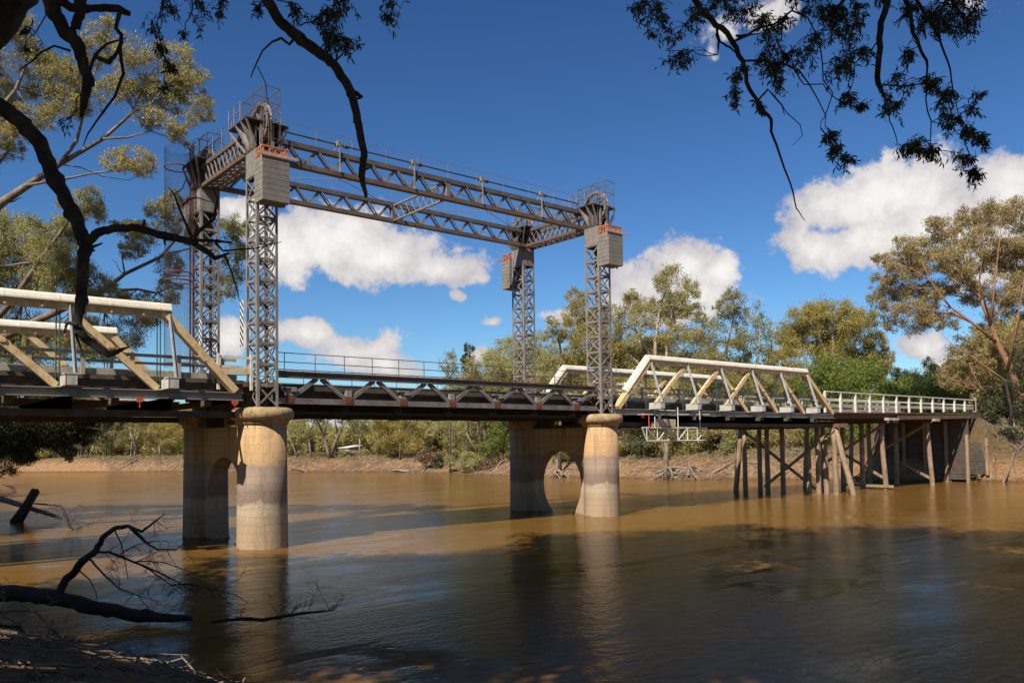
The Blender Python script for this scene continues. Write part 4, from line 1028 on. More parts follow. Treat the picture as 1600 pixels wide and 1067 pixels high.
# ---------------------------------------------------------------- trees seen under the bridge on the far bank
px_tree('gum_tree', 'leaning pale trunk gum nearest the banded pier on the far bank', 178, 487,
        [([None, (483, 690), (478, 668), (470, 645)], [4, 3.4, 2.6, 1.4]), ([(482, 688), (490, 660), (497, 640)], [2, 1.6, .8]), ([(464, 712), (455, 690), (448, 672)], [3.2, 2.6, 1.4])],
        [(466, 648, 18, 10), (480, 640, 16, 9), (495, 652, 14, 12), (458, 668, 14, 10), (484, 672, 10, 8), (452, 684, 8, 8)], 'leaf_olive', 'bark_pale', 81, dens=60)
px_tree('gum_tree', 'dark stout gum forking into wide bare limbs under the lift span', 178, 515,
        [([None, (511, 700), (504, 676), (495, 655), (490, 640)], [7, 5.5, 3.6, 2.4, 1]), ([(518, 712), (524, 690), (534, 668), (548, 650), (556, 640)], [6, 4.5, 3.2, 2, .9]), ([(528, 682), (524, 660), (520, 642)], [2.4, 1.8, .9]), ([(505, 680), (512, 660), (512, 640)], [2.2, 1.6, .8])],
        [(496, 642, 12, 8), (520, 640, 16, 7), (545, 646, 16, 9), (560, 655, 12, 9), (505, 655, 8, 7), (534, 655, 8, 7)], 'leaf_olive', 'bark_grey', 82, dens=55)
px_tree('gum_tree', 'slim white stemmed gum beside the white roof', 180, 562,
        [([None, (562, 690), (560, 672), (552, 660)], [2.6, 2, 1.6, .8]), ([(562, 685), (570, 665), (578, 650)], [1.4, 1, .6])],
        [(556, 656, 12, 8), (574, 650, 14, 9), (566, 666, 12, 8), (585, 660, 12, 10)], 'leaf_grey2', 'bark_pale', 83, dens=60)
px_tree('gum_tree', 'light olive spreading gum over the middle of the far bank', 170, 625,
        [([None, (625, 690), (618, 668), (610, 650)], [4, 3, 2.2, 1.2]), ([(624, 690), (640, 665), (652, 645)], [2.6, 2, 1])],
        [(610, 648, 20, 12), (640, 645, 22, 12), (600, 668, 16, 12), (628, 668, 20, 12), (655, 662, 16, 12), (612, 688, 16, 9), (640, 688, 18, 10), (590, 655, 12, 12)], 'leaf_gold', 'bark_grey', 84, dens=85)
px_tree('gum_tree', 'grey green gum behind the dead reddish bush', 160, 700,
        [([None, (700, 685), (695, 660), (690, 640)], [4, 3.4, 2.4, 1.2]), ([(702, 690), (716, 662), (722, 640)], [3, 2.2, 1.2])],
        [(690, 645, 22, 13), (720, 642, 22, 13), (676, 668, 18, 13), (706, 668, 20, 14), (735, 665, 18, 14), (716, 690, 18, 11), (670, 650, 14, 12)], 'leaf_grey2', 'bark_pale', 85, dens=80)
px_tree('gum_tree', 'multi stemmed gum with slanting white trunks near the rear right pier', 150, 752,
        [([None, (750, 690), (746, 665), (744, 640)], [3.4, 2.8, 2, 1]), ([(754, 712), (758, 685), (754, 660), (752, 640)], [3, 2.4, 1.8, .9]), ([(748, 712), (736, 690), (728, 675)], [2.4, 1.8, 1])],
        [(742, 648, 18, 12), (764, 650, 18, 13), (778, 672, 14, 16), (756, 676, 14, 10), (770, 640, 16, 10)], 'leaf_grey2', 'bark_pale', 86, dens=75)
px_tree('leafy_tree', 'fresh green weeping tree just left of the rear right pier', 146, 785,
        [([None, (786, 690), (784, 662)], [3, 2.4, 1.2])], [(783, 655, 16, 16), (776, 680, 16, 14), (792, 685, 14, 16), (770, 702, 18, 9)], 'leaf_green', 'bark_grey', 87, dens=110, droop=.9)
px_tree('gum_tree', 'pale forked gum standing at the crest of the sandy bank left of the piers', 205, 211,
        [([None, (211, 700), (209, 685), (203, 672), (196, 660)], [3.6, 3.2, 2.8, 2, 1]), ([(211, 700), (214, 682), (222, 668), (232, 655)], [2.6, 2.2, 1.6, .9]), ([(209, 690), (204, 680), (202, 650)], [2, 1.5, .8]), ([(204, 712), (205, 700), (206, 690)], [1.6, 1.4, 1])],
        [(196, 655, 16, 9), (212, 648, 16, 9), (230, 655, 14, 10), (186, 668, 12, 8), (222, 668, 8, 7), (238, 668, 10, 8)], 'leaf_olive', 'bark_pale', 91, dens=60)
px_tree('gum_tree', 'golden crowned gum with white slanting base right of the pale forked gum', 205, 250,
        [([None, (249, 700), (246, 685), (240, 672)], [2.4, 2, 1.6, .8]), ([(250, 712), (243, 706), (238, 700)], [1.6, 1.3, .8])],
        [(252, 672, 16, 12), (266, 662, 16, 12), (240, 684, 12, 10), (262, 688, 16, 10), (280, 678, 14, 14), (272, 695, 12, 8)], 'leaf_gold', 'bark_pale', 92, dens=75)
px_tree('gum_tree', 'shaded gum with a straight dark trunk left of the pale forked gum', 210, 174,
        [([None, (174, 695), (174, 670)], [2.6, 2.2, 1.2]), ([(166, 712), (167, 698), (169, 685)], [2, 1.7, .9])],
        [(170, 660, 16, 12), (158, 676, 14, 10), (182, 676, 12, 10), (165, 694, 12, 7), (186, 692, 10, 8)], 'leaf_grey', 'bark_grey', 93, dens=80)
px_tree('gum_tree', 'low gum with crossing pale stems at the waterside sand left', 205, 138,
        [([None, (134, 700), (130, 690)], [2.2, 1.7, 1]), ([(138, 716), (144, 702), (146, 690)], [1.8, 1.4, .8]), ([(128, 716), (134, 704)], [1.6, 1])],
        [(132, 684, 14, 9), (148, 680, 14, 10), (120, 694, 10, 7), (140, 664, 18, 12)], 'leaf_grey', 'bark_pale', 94, dens=75)

# ---------------------------------------------------------------- shrubs on the far bank
def shrub(name, label, u, d, wpx, hpx, leaf_m, seed, dens=120, dz=-.2, lsize=(.34, .14), group=None):
    b = foot(u, d, dz); k = d/F_; rs = np.random.RandomState(seed)
    limbs = []
    for q in range(4):
        e = b+np.array([rs.uniform(-.5, .5)*wpx*k, rs.uniform(-.4, .4)*wpx*k, hpx*k*rs.uniform(.5, .8)])
        limbs.append((wander(rs, b, e, 5, .08), list(np.linspace(.09, .03, 5))))
    blobs = []
    for q in range(7):
        blobs.append((b+np.array([rs.uniform(-.5, .5)*wpx*k, rs.uniform(-.5, .5)*wpx*k, hpx*k*rs.uniform(.3, .85)]), (wpx*k*.26, wpx*k*.26, hpx*k*.24)))
    return blob_tree(name, label, 'shrub', b, limbs, blobs, M[leaf_m], M['bark_grey'], seed, lsize, dens, .34, .3, 9, 3, group, 5)
shrub('dead_bush', 'dead red brown bush on the far bank crest under the lift span', 664, 158, 26, 34, 'leaf_brown', 101, 90)
shrub('shrub', 'dark shrub beside the dead reddish bush, on its right', 684, 156, 24, 24, 'leaf_dark', 102)
shrub('shrub', 'grey shrub at the foot of the multi stemmed gum', 740, 146, 30, 20, 'leaf_grey2', 103)
shrub('shrub', 'low twiggy shrub on the bank slope left of the rear right pier', 765, 143, 34, 16, 'leaf_brown', 104, 60)
shrub('shrub', 'bushy green shrub seen through the arch of the right pier', 885, 130, 36, 30, 'leaf_olive', 105)
shrub('shrub', 'large green shrub right of the scaffold on the bank crest', 1108, 121, 48, 50, 'leaf_olive', 106)
shrub('shrub', 'large grey green shrub between scaffold and trestle', 1148, 119, 46, 46, 'leaf_grey2', 107)
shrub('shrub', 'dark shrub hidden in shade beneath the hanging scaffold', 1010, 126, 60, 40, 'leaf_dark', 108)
shrub('shrub', 'dry twiggy shrub behind the trestle cross braces', 1232, 116, 50, 36, 'leaf_brownish', 109, 60)
shrub('shrub', 'small green shrub between the trestle piles', 1262, 114, 24, 26, 'leaf_green', 110)
shrub('shrub', 'green shrub behind the slim trestle', 1340, 113, 40, 44, 'leaf_green', 111, 80)
shrub('shrub', 'dark leaning shrub on the bank right of the abutment', 1540, 97, 34, 26, 'leaf_dark', 112, 100, -.5)
shrub('shrub', 'tangled dark shrub at the right edge below the red gum', 1590, 95, 40, 34, 'leaf_dark', 113, 100, -.5)
shrub('shrub', 'pale dry shrub on the bank beside the wing wall', 1518, 95, 22, 20, 'leaf_brownish', 114, 60, -.4)
shrub('shrub', 'bright shrub under the far end of the lift span by the pier', 812, 140, 30, 34, 'leaf_green', 115)
shrub('shrub', 'olive shrub along the crest behind the slim white stemmed gum', 592, 178, 26, 22, 'leaf_olive', 116)
shrub('shrub', 'grey shrub on the crest beside the stout forked gum', 538, 180, 20, 12, 'leaf_grey2', 117)
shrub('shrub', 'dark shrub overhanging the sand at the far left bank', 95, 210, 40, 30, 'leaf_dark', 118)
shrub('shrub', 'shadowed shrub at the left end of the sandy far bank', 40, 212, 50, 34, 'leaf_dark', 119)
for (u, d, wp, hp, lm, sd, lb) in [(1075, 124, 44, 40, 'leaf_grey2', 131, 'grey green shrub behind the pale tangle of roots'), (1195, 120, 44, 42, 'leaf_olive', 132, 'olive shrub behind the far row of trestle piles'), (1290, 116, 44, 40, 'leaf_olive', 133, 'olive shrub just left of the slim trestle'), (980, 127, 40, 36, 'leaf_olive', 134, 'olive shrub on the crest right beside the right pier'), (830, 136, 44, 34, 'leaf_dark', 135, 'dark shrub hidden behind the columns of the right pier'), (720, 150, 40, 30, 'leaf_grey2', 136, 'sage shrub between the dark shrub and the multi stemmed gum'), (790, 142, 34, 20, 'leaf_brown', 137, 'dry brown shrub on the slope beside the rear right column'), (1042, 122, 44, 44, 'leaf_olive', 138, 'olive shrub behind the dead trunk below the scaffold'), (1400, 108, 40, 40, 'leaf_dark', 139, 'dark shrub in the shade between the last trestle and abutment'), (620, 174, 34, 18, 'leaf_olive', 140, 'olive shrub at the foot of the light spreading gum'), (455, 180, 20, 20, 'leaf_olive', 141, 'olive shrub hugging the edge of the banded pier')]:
    shrub('shrub', lb, u, d, wp, hp, lm, sd)
def root_stump(u, d, label, seed, h=4.2):
    b = foot(u, d, -.2); rs = np.random.RandomState(seed); t = thing('root_stump', label, 'stump', tuple(b))
    m = MB(); m.tube(wander(rs, b, b+np.array([.2, .1, h]), 5, .04), [.5, .42, .38, .34, .28], 8); m.tube(wander(rs, b+np.array([.1, 0, h*.6]), b+np.array([-.5, .2, h*1.25]), 4, .05), [.2, .16, .1, .06], 6)
    build('trunk', m, M['bark_grey'], t, True)
    r = MB()
    for q in range(16):
        a = rs.uniform(0, 6.28); ln = rs.uniform(1.2, 4.2); x, y = b[0]+math.cos(a)*ln, b[1]+math.sin(a)*ln; e = np.array([x, y, max(.05, gz(x, y)+.1)])
        r.tube(wander(rs, b+np.array([0, 0, rs.uniform(.2, 1.8)]), e, 6, .12), list(np.linspace(.13, .03, 6)), 5)
    build('roots', r, M['log_pale'], t)
root_stump(1040, 113.5, 'dead trunk with exposed spreading roots below the scaffold', 5, 5.2)
root_stump(1075, 113, 'pale tangle of washed out roots right of the dead trunk', 6, 2.2)
root_stump(868, 126, 'root draped earth stump framed by the oval pier arch', 7, 3)
def bank_log(u, d, du, dv, label, seed, r=.16, L_=5):
    b = foot(u, d, .1); rs = np.random.RandomState(seed); t = thing('driftwood_log', label, 'driftwood', tuple(b))
    e2 = foot(u+du, d+dv, .35); m = MB(); m.tube(wander(rs, b, e2, 6, .04), list(np.linspace(r, r*.5, 6)), 6); build('log', m, M['log_pale'] if seed % 2 else M['bark_grey'], t, True)
    s = MB()
    for q in range(4):
        p = b+(e2-b)*rs.uniform(.4, 1); s.tube(wander(rs, p, p+rs.normal(size=3)*.9+np.array([0, 0, .6]), 4, .1), [r*.35, r*.25, r*.18, .01], 4)
    build('snags', s, M['bark_grey'], t)
bank_log(640, 160, -26, 3, 'dark fallen log slanting down the bank under the dead bush', 3, .3)
bank_log(655, 155, 16, 4, 'pale fallen trunk at the foot of the dead reddish bush', 4, .28)
bank_log(195, 195, 20, 3, 'driftwood tangle on the sand below the pale forked gum', 5, .25)
bank_log(482, 170, -28, 2, 'low grey log near the water beside the banded pier', 6, .2)
bank_log(1110, 112, 40, 2, 'thin pale log lying on the mud right of the root stump', 7, .14)
bank_log(765, 138, 26, 3, 'bleached log on the bank left of the rear right pier', 9, .18)
bank_log(1560, 92, 34, 1.5, 'grey driftwood line at the water edge right of the wing wall', 10, .16)
bank_log(1545, 93.5, 24, 2.5, 'long pale log lying across the slope beside the wing wall', 11, .14)
def shed():
    c = foot(547, 192); t = thing('low_shed', 'low white roofed shed beyond the far bank crest', 'shed', tuple(c))
    x, y, z = c; m = MB(); m.box(x-1.6, x+1.6, y-2.2, y+2.2, z-.5, z+1.3); build('wall', m, M['grey_timber'], t)
    m = MB(); m.hexa([(x-1.9, y-2.5, z+1.2), (x+1.9, y-2.5, z+1.75), (x+1.9, y+2.5, z+1.75), (x-1.9, y+2.5, z+1.2), (x-1.9, y-2.5, z+1.28), (x+1.9, y-2.5, z+1.83), (x+1.9, y+2.5, z+1.83), (x-1.9, y+2.5, z+1.28)]); build('roof', m, M['roof_white'], t)
shed()

# ---------------------------------------------------------------- far-off wood: one mass behind the single trees
def woodland():
    rs = np.random.RandomState(9); t = thing('far_woodland', None, None, (90, 120, 3)); del_keys(t); t['kind'] = 'stuff'
    Cs, Ds = [], []; tb = MB()
    for u in np.arange(-260, 1760, 9):
        for rep in range(3):
            uu = u+rs.uniform(-8, 8)
            base_d = np.interp(uu, [-300, 0, 250, 440, 610, 700, 800, 1000, 1300, 1480, 1800], [240, 230, 215, 195, 188, 172, 160, 146, 134, 126, 120])
            d = base_d+rs.uniform(4, 45)
            tv = np.interp(uu, [-300, 0, 250, 440, 520, 560, 640, 700, 760, 880, 1000, 1100, 1250, 1400, 1420, 1500, 1560, 1800], [610, 600, 625, 648, 660, 668, 640, 615, 590, 555, 520, 560, 600, 622, 624, 610, 520, 420])+rs.uniform(0, 26)
            b = foot(uu, d); k = d/F_; top = at(uu, tv, d)[2]
            H = top-b[2]
            if H < 2: continue
            sp = H*.22+1
            tb.tube(wander(rs, b, b+np.array([rs.uniform(-1, 1), rs.uniform(-1, 1), H*.8]), 4, .03), [H*.009+.04, H*.008+.03, H*.006+.03, .02], 4)
            for q in range(7):
                c = b+np.array([rs.uniform(-1, 1)*sp, rs.uniform(-1, 1)*sp, H*rs.uniform(.1, .92)]); s = H*rs.uniform(.1, .17)+.4
                C, D, _ = blob_leaves(rs, c, (s, s, s*.8), int(105*s*s+40), 10, .3, .4); Cs.append(C); Ds.append(D)
    C = np.concatenate(Cs); D = np.concatenate(Ds); n = len(C)
    o = build('trunk', tb, M['bark_grey'], t)
    leaf_object('crown', C, D, 0.6*rs.uniform(.6, 1.2, n), .22*rs.uniform(.7, 1.3, n), M['leaf_gold2'], t, rs)
def del_keys(o):
    for k in list(o.keys()): del o[k]
woodland()
def scatter_far(n, d0, d1, seed, hx=(35, 100), hy=(-12, 205), side=True):
    rs = np.random.RandomState(seed); X = rs.uniform(*hx, n*9); Y = rs.uniform(*hy, n*9); d, far = river_sd(X, Y)
    ok = (d > d0) & (d < d1) & (far == side); X, Y = X[ok][:n], Y[ok][:n]
    return rs, X, Y, ground_z(X, Y)
def bank_stuff():
    rs, X, Y, Z = scatter_far(9000, .15, 10, 61); rs2, X2, Y2, Z2 = scatter_far(3200, .0, 7, 62, (-18, -6), (-34, -4), False)
    m = MB()
    for x, y, z, k in list(zip(X, Y, Z, [1]*len(X)))+list(zip(X2, Y2, Z2, [.3]*len(X2))):
        a = rs.uniform(0, 6.28); l = rs.gamma(2., .55)*k; dx, dy = math.cos(a)*l, math.sin(a)*l
        z2 = gzq(x+dx, y+dy)
        r = rs.uniform(.015, .06)*(k if k == 1 else .4)
        m.tube([(x, y, z+.05), (x+dx*.5, y+dy*.5, (z+z2)/2+rs.uniform(.02, .3)*k), (x+dx, y+dy, z2+.06)], [r, r*.8, r*.4], 3, False)
    tag(build('fallen_sticks', m, M['bark_grey']), kind='stuff')
    holder = bpy.data.objects.new('dry_grass', None)
    COL.objects.link(holder); holder['kind'] = 'stuff'
    rs, X, Y, Z = scatter_far(26000, 5.5, 24, 63)
    n = len(X); D = rs.normal(size=(n, 3))*.5; D[:, 2] = 1; D /= np.linalg.norm(D, axis=1)[:, None]
    L_ = rs.uniform(.25, .9, n); C = np.stack([X, Y, Z], 1)+D*(L_[:, None]*.42)
    leaf_object('tufts', C, D, L_, .09, M['leaf_brownish'], holder, rs)
_gc = {}
def gzq(x, y):
    k = (round(x*2), round(y*2))
    if k not in _gc: _gc[k] = gz(x, y)
    return _gc[k]
bank_stuff()
# ================================================================ NEAR BANK: trees behind the left truss
px_tree('gum_tree', 'tall near bank gum with sunlit crown in the upper left, behind the overhanging dark limbs', 46, -235,
        [([None, (-205, 500), (-150, 420), (-60, 372), (4, 316), (93, 257), (161, 217), (210, 174), (257, 152)], [34, 30, 26, 18, 13, 8, 6, 4, 2]), ([(-150, 420), (-90, 280), (-20, 200), (25, 140), (50, 80)], [20, 14, 10, 6, 2]), ([(93, 257), (120, 220), (130, 180), (140, 130), (160, 90)], [6, 5, 4, 3, 1.5]),
         ([(40, 290), (100, 280), (150, 270), (205, 265)], [5, 4, 3, 1.5]), ([(-60, 330), (-20, 280), (10, 240), (30, 200)], [9, 6, 4, 2]), ([(161, 217), (200, 215), (235, 205), (265, 215)], [4, 3, 2, 1])],
        [(38, 62, 24, 22), (52, 100, 34, 24), (92, 122, 30, 17), (122, 120, 24, 16), (155, 48, 22, 15), (150, 85, 28, 20), (205, 82, 30, 17), (182, 135, 28, 16), (222, 145, 30, 20), (262, 150, 30, 22), (296, 140, 26, 20), (308, 170, 22, 17), (270, 95, 30, 18), (290, 115, 24, 15), (278, 210, 16, 14), (265, 195, 18, 12), (230, 180, 20, 10), (180, 250, 20, 12), (210, 252, 24, 14), (235, 258, 10, 15), (25, 200, 24, 16), (15, 235, 20, 18), (60, 185, 24, 13), (100, 165, 28, 14), (140, 160, 24, 14), (70, 150, 26, 16), (20, 150, 24, 18), (-40, 130, 50, 60), (-60, 220, 50, 50), (-30, 20, 60, 50)],
        'leaf_olive', 'bark_grey', 201, (.16, .04), dens=520, sub=34, spread=.145, twigs=16, ns=8, bare=26, depth_j=.4)
px_tree('gum_tree', 'bushy near bank gum with slanting pale limb, low behind the left truss', 54, -120,
        [([None, (-60, 560), (60, 500), (160, 455), (195, 428), (250, 402), (272, 378), (300, 330)], [18, 15, 12, 8, 6, 5, 3.5, 1.5]), ([(60, 500), (165, 455), (215, 452), (245, 458), (272, 446)], [8, 6, 4, 3.4, 1.5]), ([(-60, 560), (20, 470), (60, 410), (90, 370), (125, 320)], [11, 9, 7, 5, 2]), ([(195, 428), (190, 400), (215, 390)], [3, 2, 1]), ([(255, 398), (300, 388), (350, 370)], [3, 2, 1])],
        [(40, 370, 34, 22), (85, 375, 34, 24), (30, 410, 32, 26), (75, 412, 36, 26), (115, 420, 28, 22), (40, 445, 36, 22), (95, 448, 32, 18), (150, 436, 20, 16), (140, 310, 18, 16), (150, 335, 16, 14), (120, 325, 22, 14), (105, 352, 20, 14), (205, 360, 20, 14), (232, 362, 22, 18), (215, 390, 18, 12), (245, 330, 18, 16), (268, 325, 18, 20), (275, 350, 16, 14), (362, 352, 20, 14), (375, 372, 16, 16), (264, 415, 18, 18), (262, 450, 18, 18), (362, 430, 18, 20), (355, 455, 14, 14), (372, 400, 12, 16), (170, 462, 26, 10), (20, 520, 50, 30), (90, 530, 50, 24), (170, 530, 40, 18), (-40, 420, 50, 60), (220, 490, 34, 14)],
        'leaf_grey2', 'bark_grey', 202, (.17, .045), dens=600, sub=34, spread=.15, twigs=12, ns=8, bare=12, depth_j=.5)
px_tree('shade_tree', 'drooping dark tree hanging over the water under the left truss', 66, -90,
        [([None, (-60, 600), (0, 640), (50, 652), (110, 664), (165, 672), (200, 668)], [14, 12, 8, 6, 4, 3, 1]), ([(0, 640), (40, 660), (70, 690)], [5, 4, 2])],
        [(20, 655, 30, 20), (50, 665, 30, 22), (20, 690, 26, 22), (85, 655, 28, 16), (75, 690, 24, 18), (110, 678, 22, 14), (105, 700, 14, 14), (120, 650, 26, 14), (150, 660, 24, 12), (175, 655, 18, 10), (50, 630, 60, 20), (-40, 680, 50, 40), (40, 712, 16, 12)],
        'leaf_dark', 'bark_black', 203, (.2, .05), dens=560, sub=18, spread=.22, droop=.8, twigs=8, depth_j=.4)  # the shade it hangs in is put into its dark leaf and bark colours

# ================================================================ OVERHANGING GUM AT THE LEFT (dark limbs across the sky)
def spray(rs, tb, a, c, size, n, Cs, Ds, r=.012, hang=.6):
    """a hanging twig from a to c carrying n leaves on side twiglets, size metres wide"""
    P = wander(rs, a, c, 6, .09); tb.tube(P, list(np.linspace(r, r*.5, 6)), 5)
    k = max(3, n//13)
    for q in range(k):
        s = P[rs.randint(2, 6)]; d = rs.normal(size=3); d /= np.linalg.norm(d); d[2] -= hang; e = np.asarray(c)+d*size*rs.uniform(.35, 1.0)
        Q = wander(rs, s, e, 6, .1); tb.tube(Q, list(np.linspace(r*.5, r*.16, 6)), 4)
        m = n//k
        t_ = rs.uniform(.35, 1.05, m); Qa = np.array(Q); i = np.clip((t_*5).astype(int), 0, 4); f = t_*5-i
        p = Qa[i]*(1-f[:, None])+Qa[i+1]*f[:, None]
        dd = rs.normal(size=(m, 3))*.75; dd[:, 2] -= 1.0; dd /= np.linalg.norm(dd, axis=1)[:, None]
        Cs.append(p+dd*.055); Ds.append(dd)
def overhang_a():
    D = 13.; k = D/F_; rs = np.random.RandomState(31)
    b = foot(-330, 13.8, -.4); t = thing('overhanging_gum', 'black shaded gum leaning in from the left with crooked bare limbs across the sky', 'tree', tuple(b))
    def A_(pts, d0=D, d1=None): return [at(u, v, d0+((d1 or d0)-d0)*i/(len(pts)-1)) for i, (u, v) in enumerate(pts)]
    tb = MB()
    def limb(pts, rad, d0=D, d1=None, n=10, fine=5):
        P = A_(pts, d0, d1); out = []; R_ = []
        for i in range(len(P)-1):
            for j in range(fine):
                f = j/fine; out.append(P[i]*(1-f)+P[i+1]*f+(rs.normal(size=3)*rad[i]*k*.1 if j else 0)); R_.append((rad[i]*(1-f)+rad[i+1]*f)*k*rs.uniform(.94, 1.06)*(1.25 if rs.rand() < .05 else 1))
        out.append(P[-1]); R_.append(rad[-1]*k); m = MB(); m.tube(out, R_, n)
        return m
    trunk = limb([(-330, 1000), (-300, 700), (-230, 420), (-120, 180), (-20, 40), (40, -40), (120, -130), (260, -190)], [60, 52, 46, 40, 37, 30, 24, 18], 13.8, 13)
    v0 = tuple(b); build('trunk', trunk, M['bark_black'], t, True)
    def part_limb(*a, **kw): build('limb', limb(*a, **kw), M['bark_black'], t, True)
    part_limb([(60, -60), (82, 10), (98, 45), (122, 72), (130, 100), (139, 125), (133, 150), (127, 184)], [14, 12, 10.5, 10, 8.5, 7.5, 7, 2.2])
    part_limb([(70, -10), (110, 12), (150, 13), (185, 14), (203, 22)], [8, 6.5, 5.5, 6, 4])
    part_limb([(128, -30), (125, 20), (118, 45)], [8, 8, 7])
    part_limb([(186, 22), (181, 45), (190, 55), (188, 85), (193, 116), (180, 150), (152, 188), (138, 208), (130, 228)], [3.4, 3, 3, 2.6, 2.4, 2, 1.6, 1.2, .7])
    part_limb([(137, 118), (150, 84), (152, 90), (170, 98), (182, 84), (190, 60)], [3, 2.6, 3.4, 4, 2.6, 1.4])
    part_limb([(150, 85), (165, 70), (196, 60)], [2.4, 2, 1])
    part_limb([(110, 80), (85, 72), (65, 82), (50, 96), (30, 110)], [2, 1.6, 1.6, 1.3, .8])
    part_limb([(-150, 300), (-70, 195), (0, 165), (30, 188), (62, 222), (78, 262), (102, 312), (122, 350), (132, 378), (130, 410), (128, 470), (121, 508), (132, 528), (152, 542), (170, 554), (186, 548), (202, 541)], [24, 18, 13, 12.5, 12, 11.5, 11, 10.5, 11, 8.6, 8, 6.5, 6.5, 6, 5, 3.4, 1], 13.3, 12.6)
    part_limb([(136, 378), (152, 364), (178, 357), (212, 356), (255, 368), (298, 377), (322, 392), (336, 404), (358, 396)], [8, 6.4, 6, 5.6, 6, 5, 4.4, 3.6, 1.6], 12.7)
    for p, r in (([(298, 376), (330, 376), (362, 379)], [3, 2.4, 1.4]), ([(303, 372), (312, 360), (335, 342), (340, 310), (330, 290)], [4, 3.2, 2.4, 1.4, .7]), ([(300, 372), (284, 335), (272, 303), (262, 292)], [2.2, 1.8, 1.3, .6]), ([(285, 322), (295, 312), (308, 309), (330, 316)], [1.4, 1.2, 1, .6]), ([(272, 303), (285, 295), (293, 275)], [1, .8, .4]),
                 ([(336, 378), (348, 392), (400, 388), (440, 378)], [2, 1.6, 1.1, .5]), ([(350, 396), (360, 420), (370, 450), (374, 470)], [1.7, 1.4, 1, .5]), ([(256, 366), (258, 384)], [2.6, 1.2]), ([(224, 356), (226, 343)], [2.5, 1.8]), ([(140, 388), (160, 380)], [3, 1.2]), ([(135, 385), (148, 392)], [3.4, 1.6]),
                 ([(122, 508), (106, 504), (100, 518)], [3, 3, 1]), ([(118, 520), (124, 538), (128, 550)], [2.4, 1.6, .7]), ([(105, 515), (96, 524)], [1, .5])):
        part_limb(p, r, 12.7, n=6)
    part_limb([(330, -190), (385, -60), (415, -5), (438, 35), (470, 62), (500, 84), (525, 105), (545, 138), (553, 162), (562, 205), (569, 245), (565, 275), (572, 308)], [12, 9.5, 8.5, 8, 8.2, 8, 7, 7, 6, 5.4, 5.2, 5, 2], 13, 12)
    for p, r in (([(462, 58), (452, 70), (440, 60), (425, 66), (410, 80), (395, 112), (392, 122)], [2.2, 2, 1.8, 1.5, 1.2, 1, .6]), ([(402, 104), (415, 130), (418, 158), (424, 170)], [.8, .7, .5, .3]), ([(545, 140), (566, 152), (553, 156)], [5, 2.5, 1.2]), ([(522, 98), (535, 85), (540, 70)], [1.6, 1.2, .6]), ([(570, 265), (582, 262)], [1.4, .6]), ([(556, 186), (551, 192)], [1.4, .6])):
        part_limb(p, r, 12.6, n=6)
    build('limb', limb([(260, -190), (330, -190), (420, -170), (560, -120), (640, -60)], [16, 13, 10, 6, 3], 13), M['bark_black'], t, True)
    Cs, Ds = [], []
    for (a, c, size, n) in [((470, 40), (515, 15), 24, 150), ((500, 80), (522, 45), 26, 150), ((520, 60), (550, 62), 20, 90), ((430, 0), (470, 12), 22, 70), ((415, -20), (405, 12), 16, 40), ((620, -60), (610, 22), 16, 60), ((640, -60), (598, 5), 16, 30), ((500, -40), (535, -5), 28, 120),
                             ((240, -60), (262, 10), 26, 60), ((290, -60), (318, 10), 26, 70), ((330, -80), (345, 8), 24, 60), ((250, -20), (236, 46), 14, 26), ((250, 20), (250, 72), 16, 60), ((250, 70), (268, 108), 14, 50), ((270, 100), (260, 135), 12, 30), ((300, 0), (285, 50), 14, 24), ((50, 30), (45, 50), 14, 24), ((90, 0), (38, 80), 10, 20), ((140, 130), (98, 190), 14, 18)]:
        spray(rs, tb, at(*a, D), at(*c, D+rs.uniform(-.5, .5)), size*k, n*2, Cs, Ds, .012, .7)
    build('twig', tb, M['bark_black'], t)
    C = np.concatenate(Cs); Dd = np.concatenate(Ds); n = len(C)
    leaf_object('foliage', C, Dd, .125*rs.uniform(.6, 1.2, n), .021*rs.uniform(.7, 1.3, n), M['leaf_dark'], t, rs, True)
    # high canopy above the frame
    tb = MB(); Cs, Ds = [], []
    for (u, v, d, r) in [(-420, -150, 17, 3.2), (-250, -330, 18, 3.4), (-60, -360, 18, 3.2), (120, -420, 19, 3.4), (300, -420, 17, 3.0), (-500, 80, 17, 3.0), (420, -480, 21, 3.2), (-150, -560, 17, 3.4), (80, -640, 18, 3.2), (-600, -320, 19, 3.4)]:
        c = at(u, v, d); j = at(40, -60, 13); tb.tube(wander(rs, j, c, 7, .06), list(np.linspace(.2, .05, 7)), 6)
        C, Dq, cen = blob_leaves(rs, c, (r, r, r*.6), 3000, 16, .24, .5); Cs.append(C); Ds.append(Dq)
        for q in cen[:10]: tb.tube(wander(rs, c, q, 5, .1), list(np.linspace(.05, .012, 5)), 4)
    build('high_limb', tb, M['bark_grey'], t)
    C = np.concatenate(Cs); Dd = np.concatenate(Ds); n = len(C)
    leaf_object('canopy', C, Dd, .27*rs.uniform(.6, 1.2, n), .075*rs.uniform(.7, 1.3, n), M['leaf_olive'], t, rs)
overhang_a()
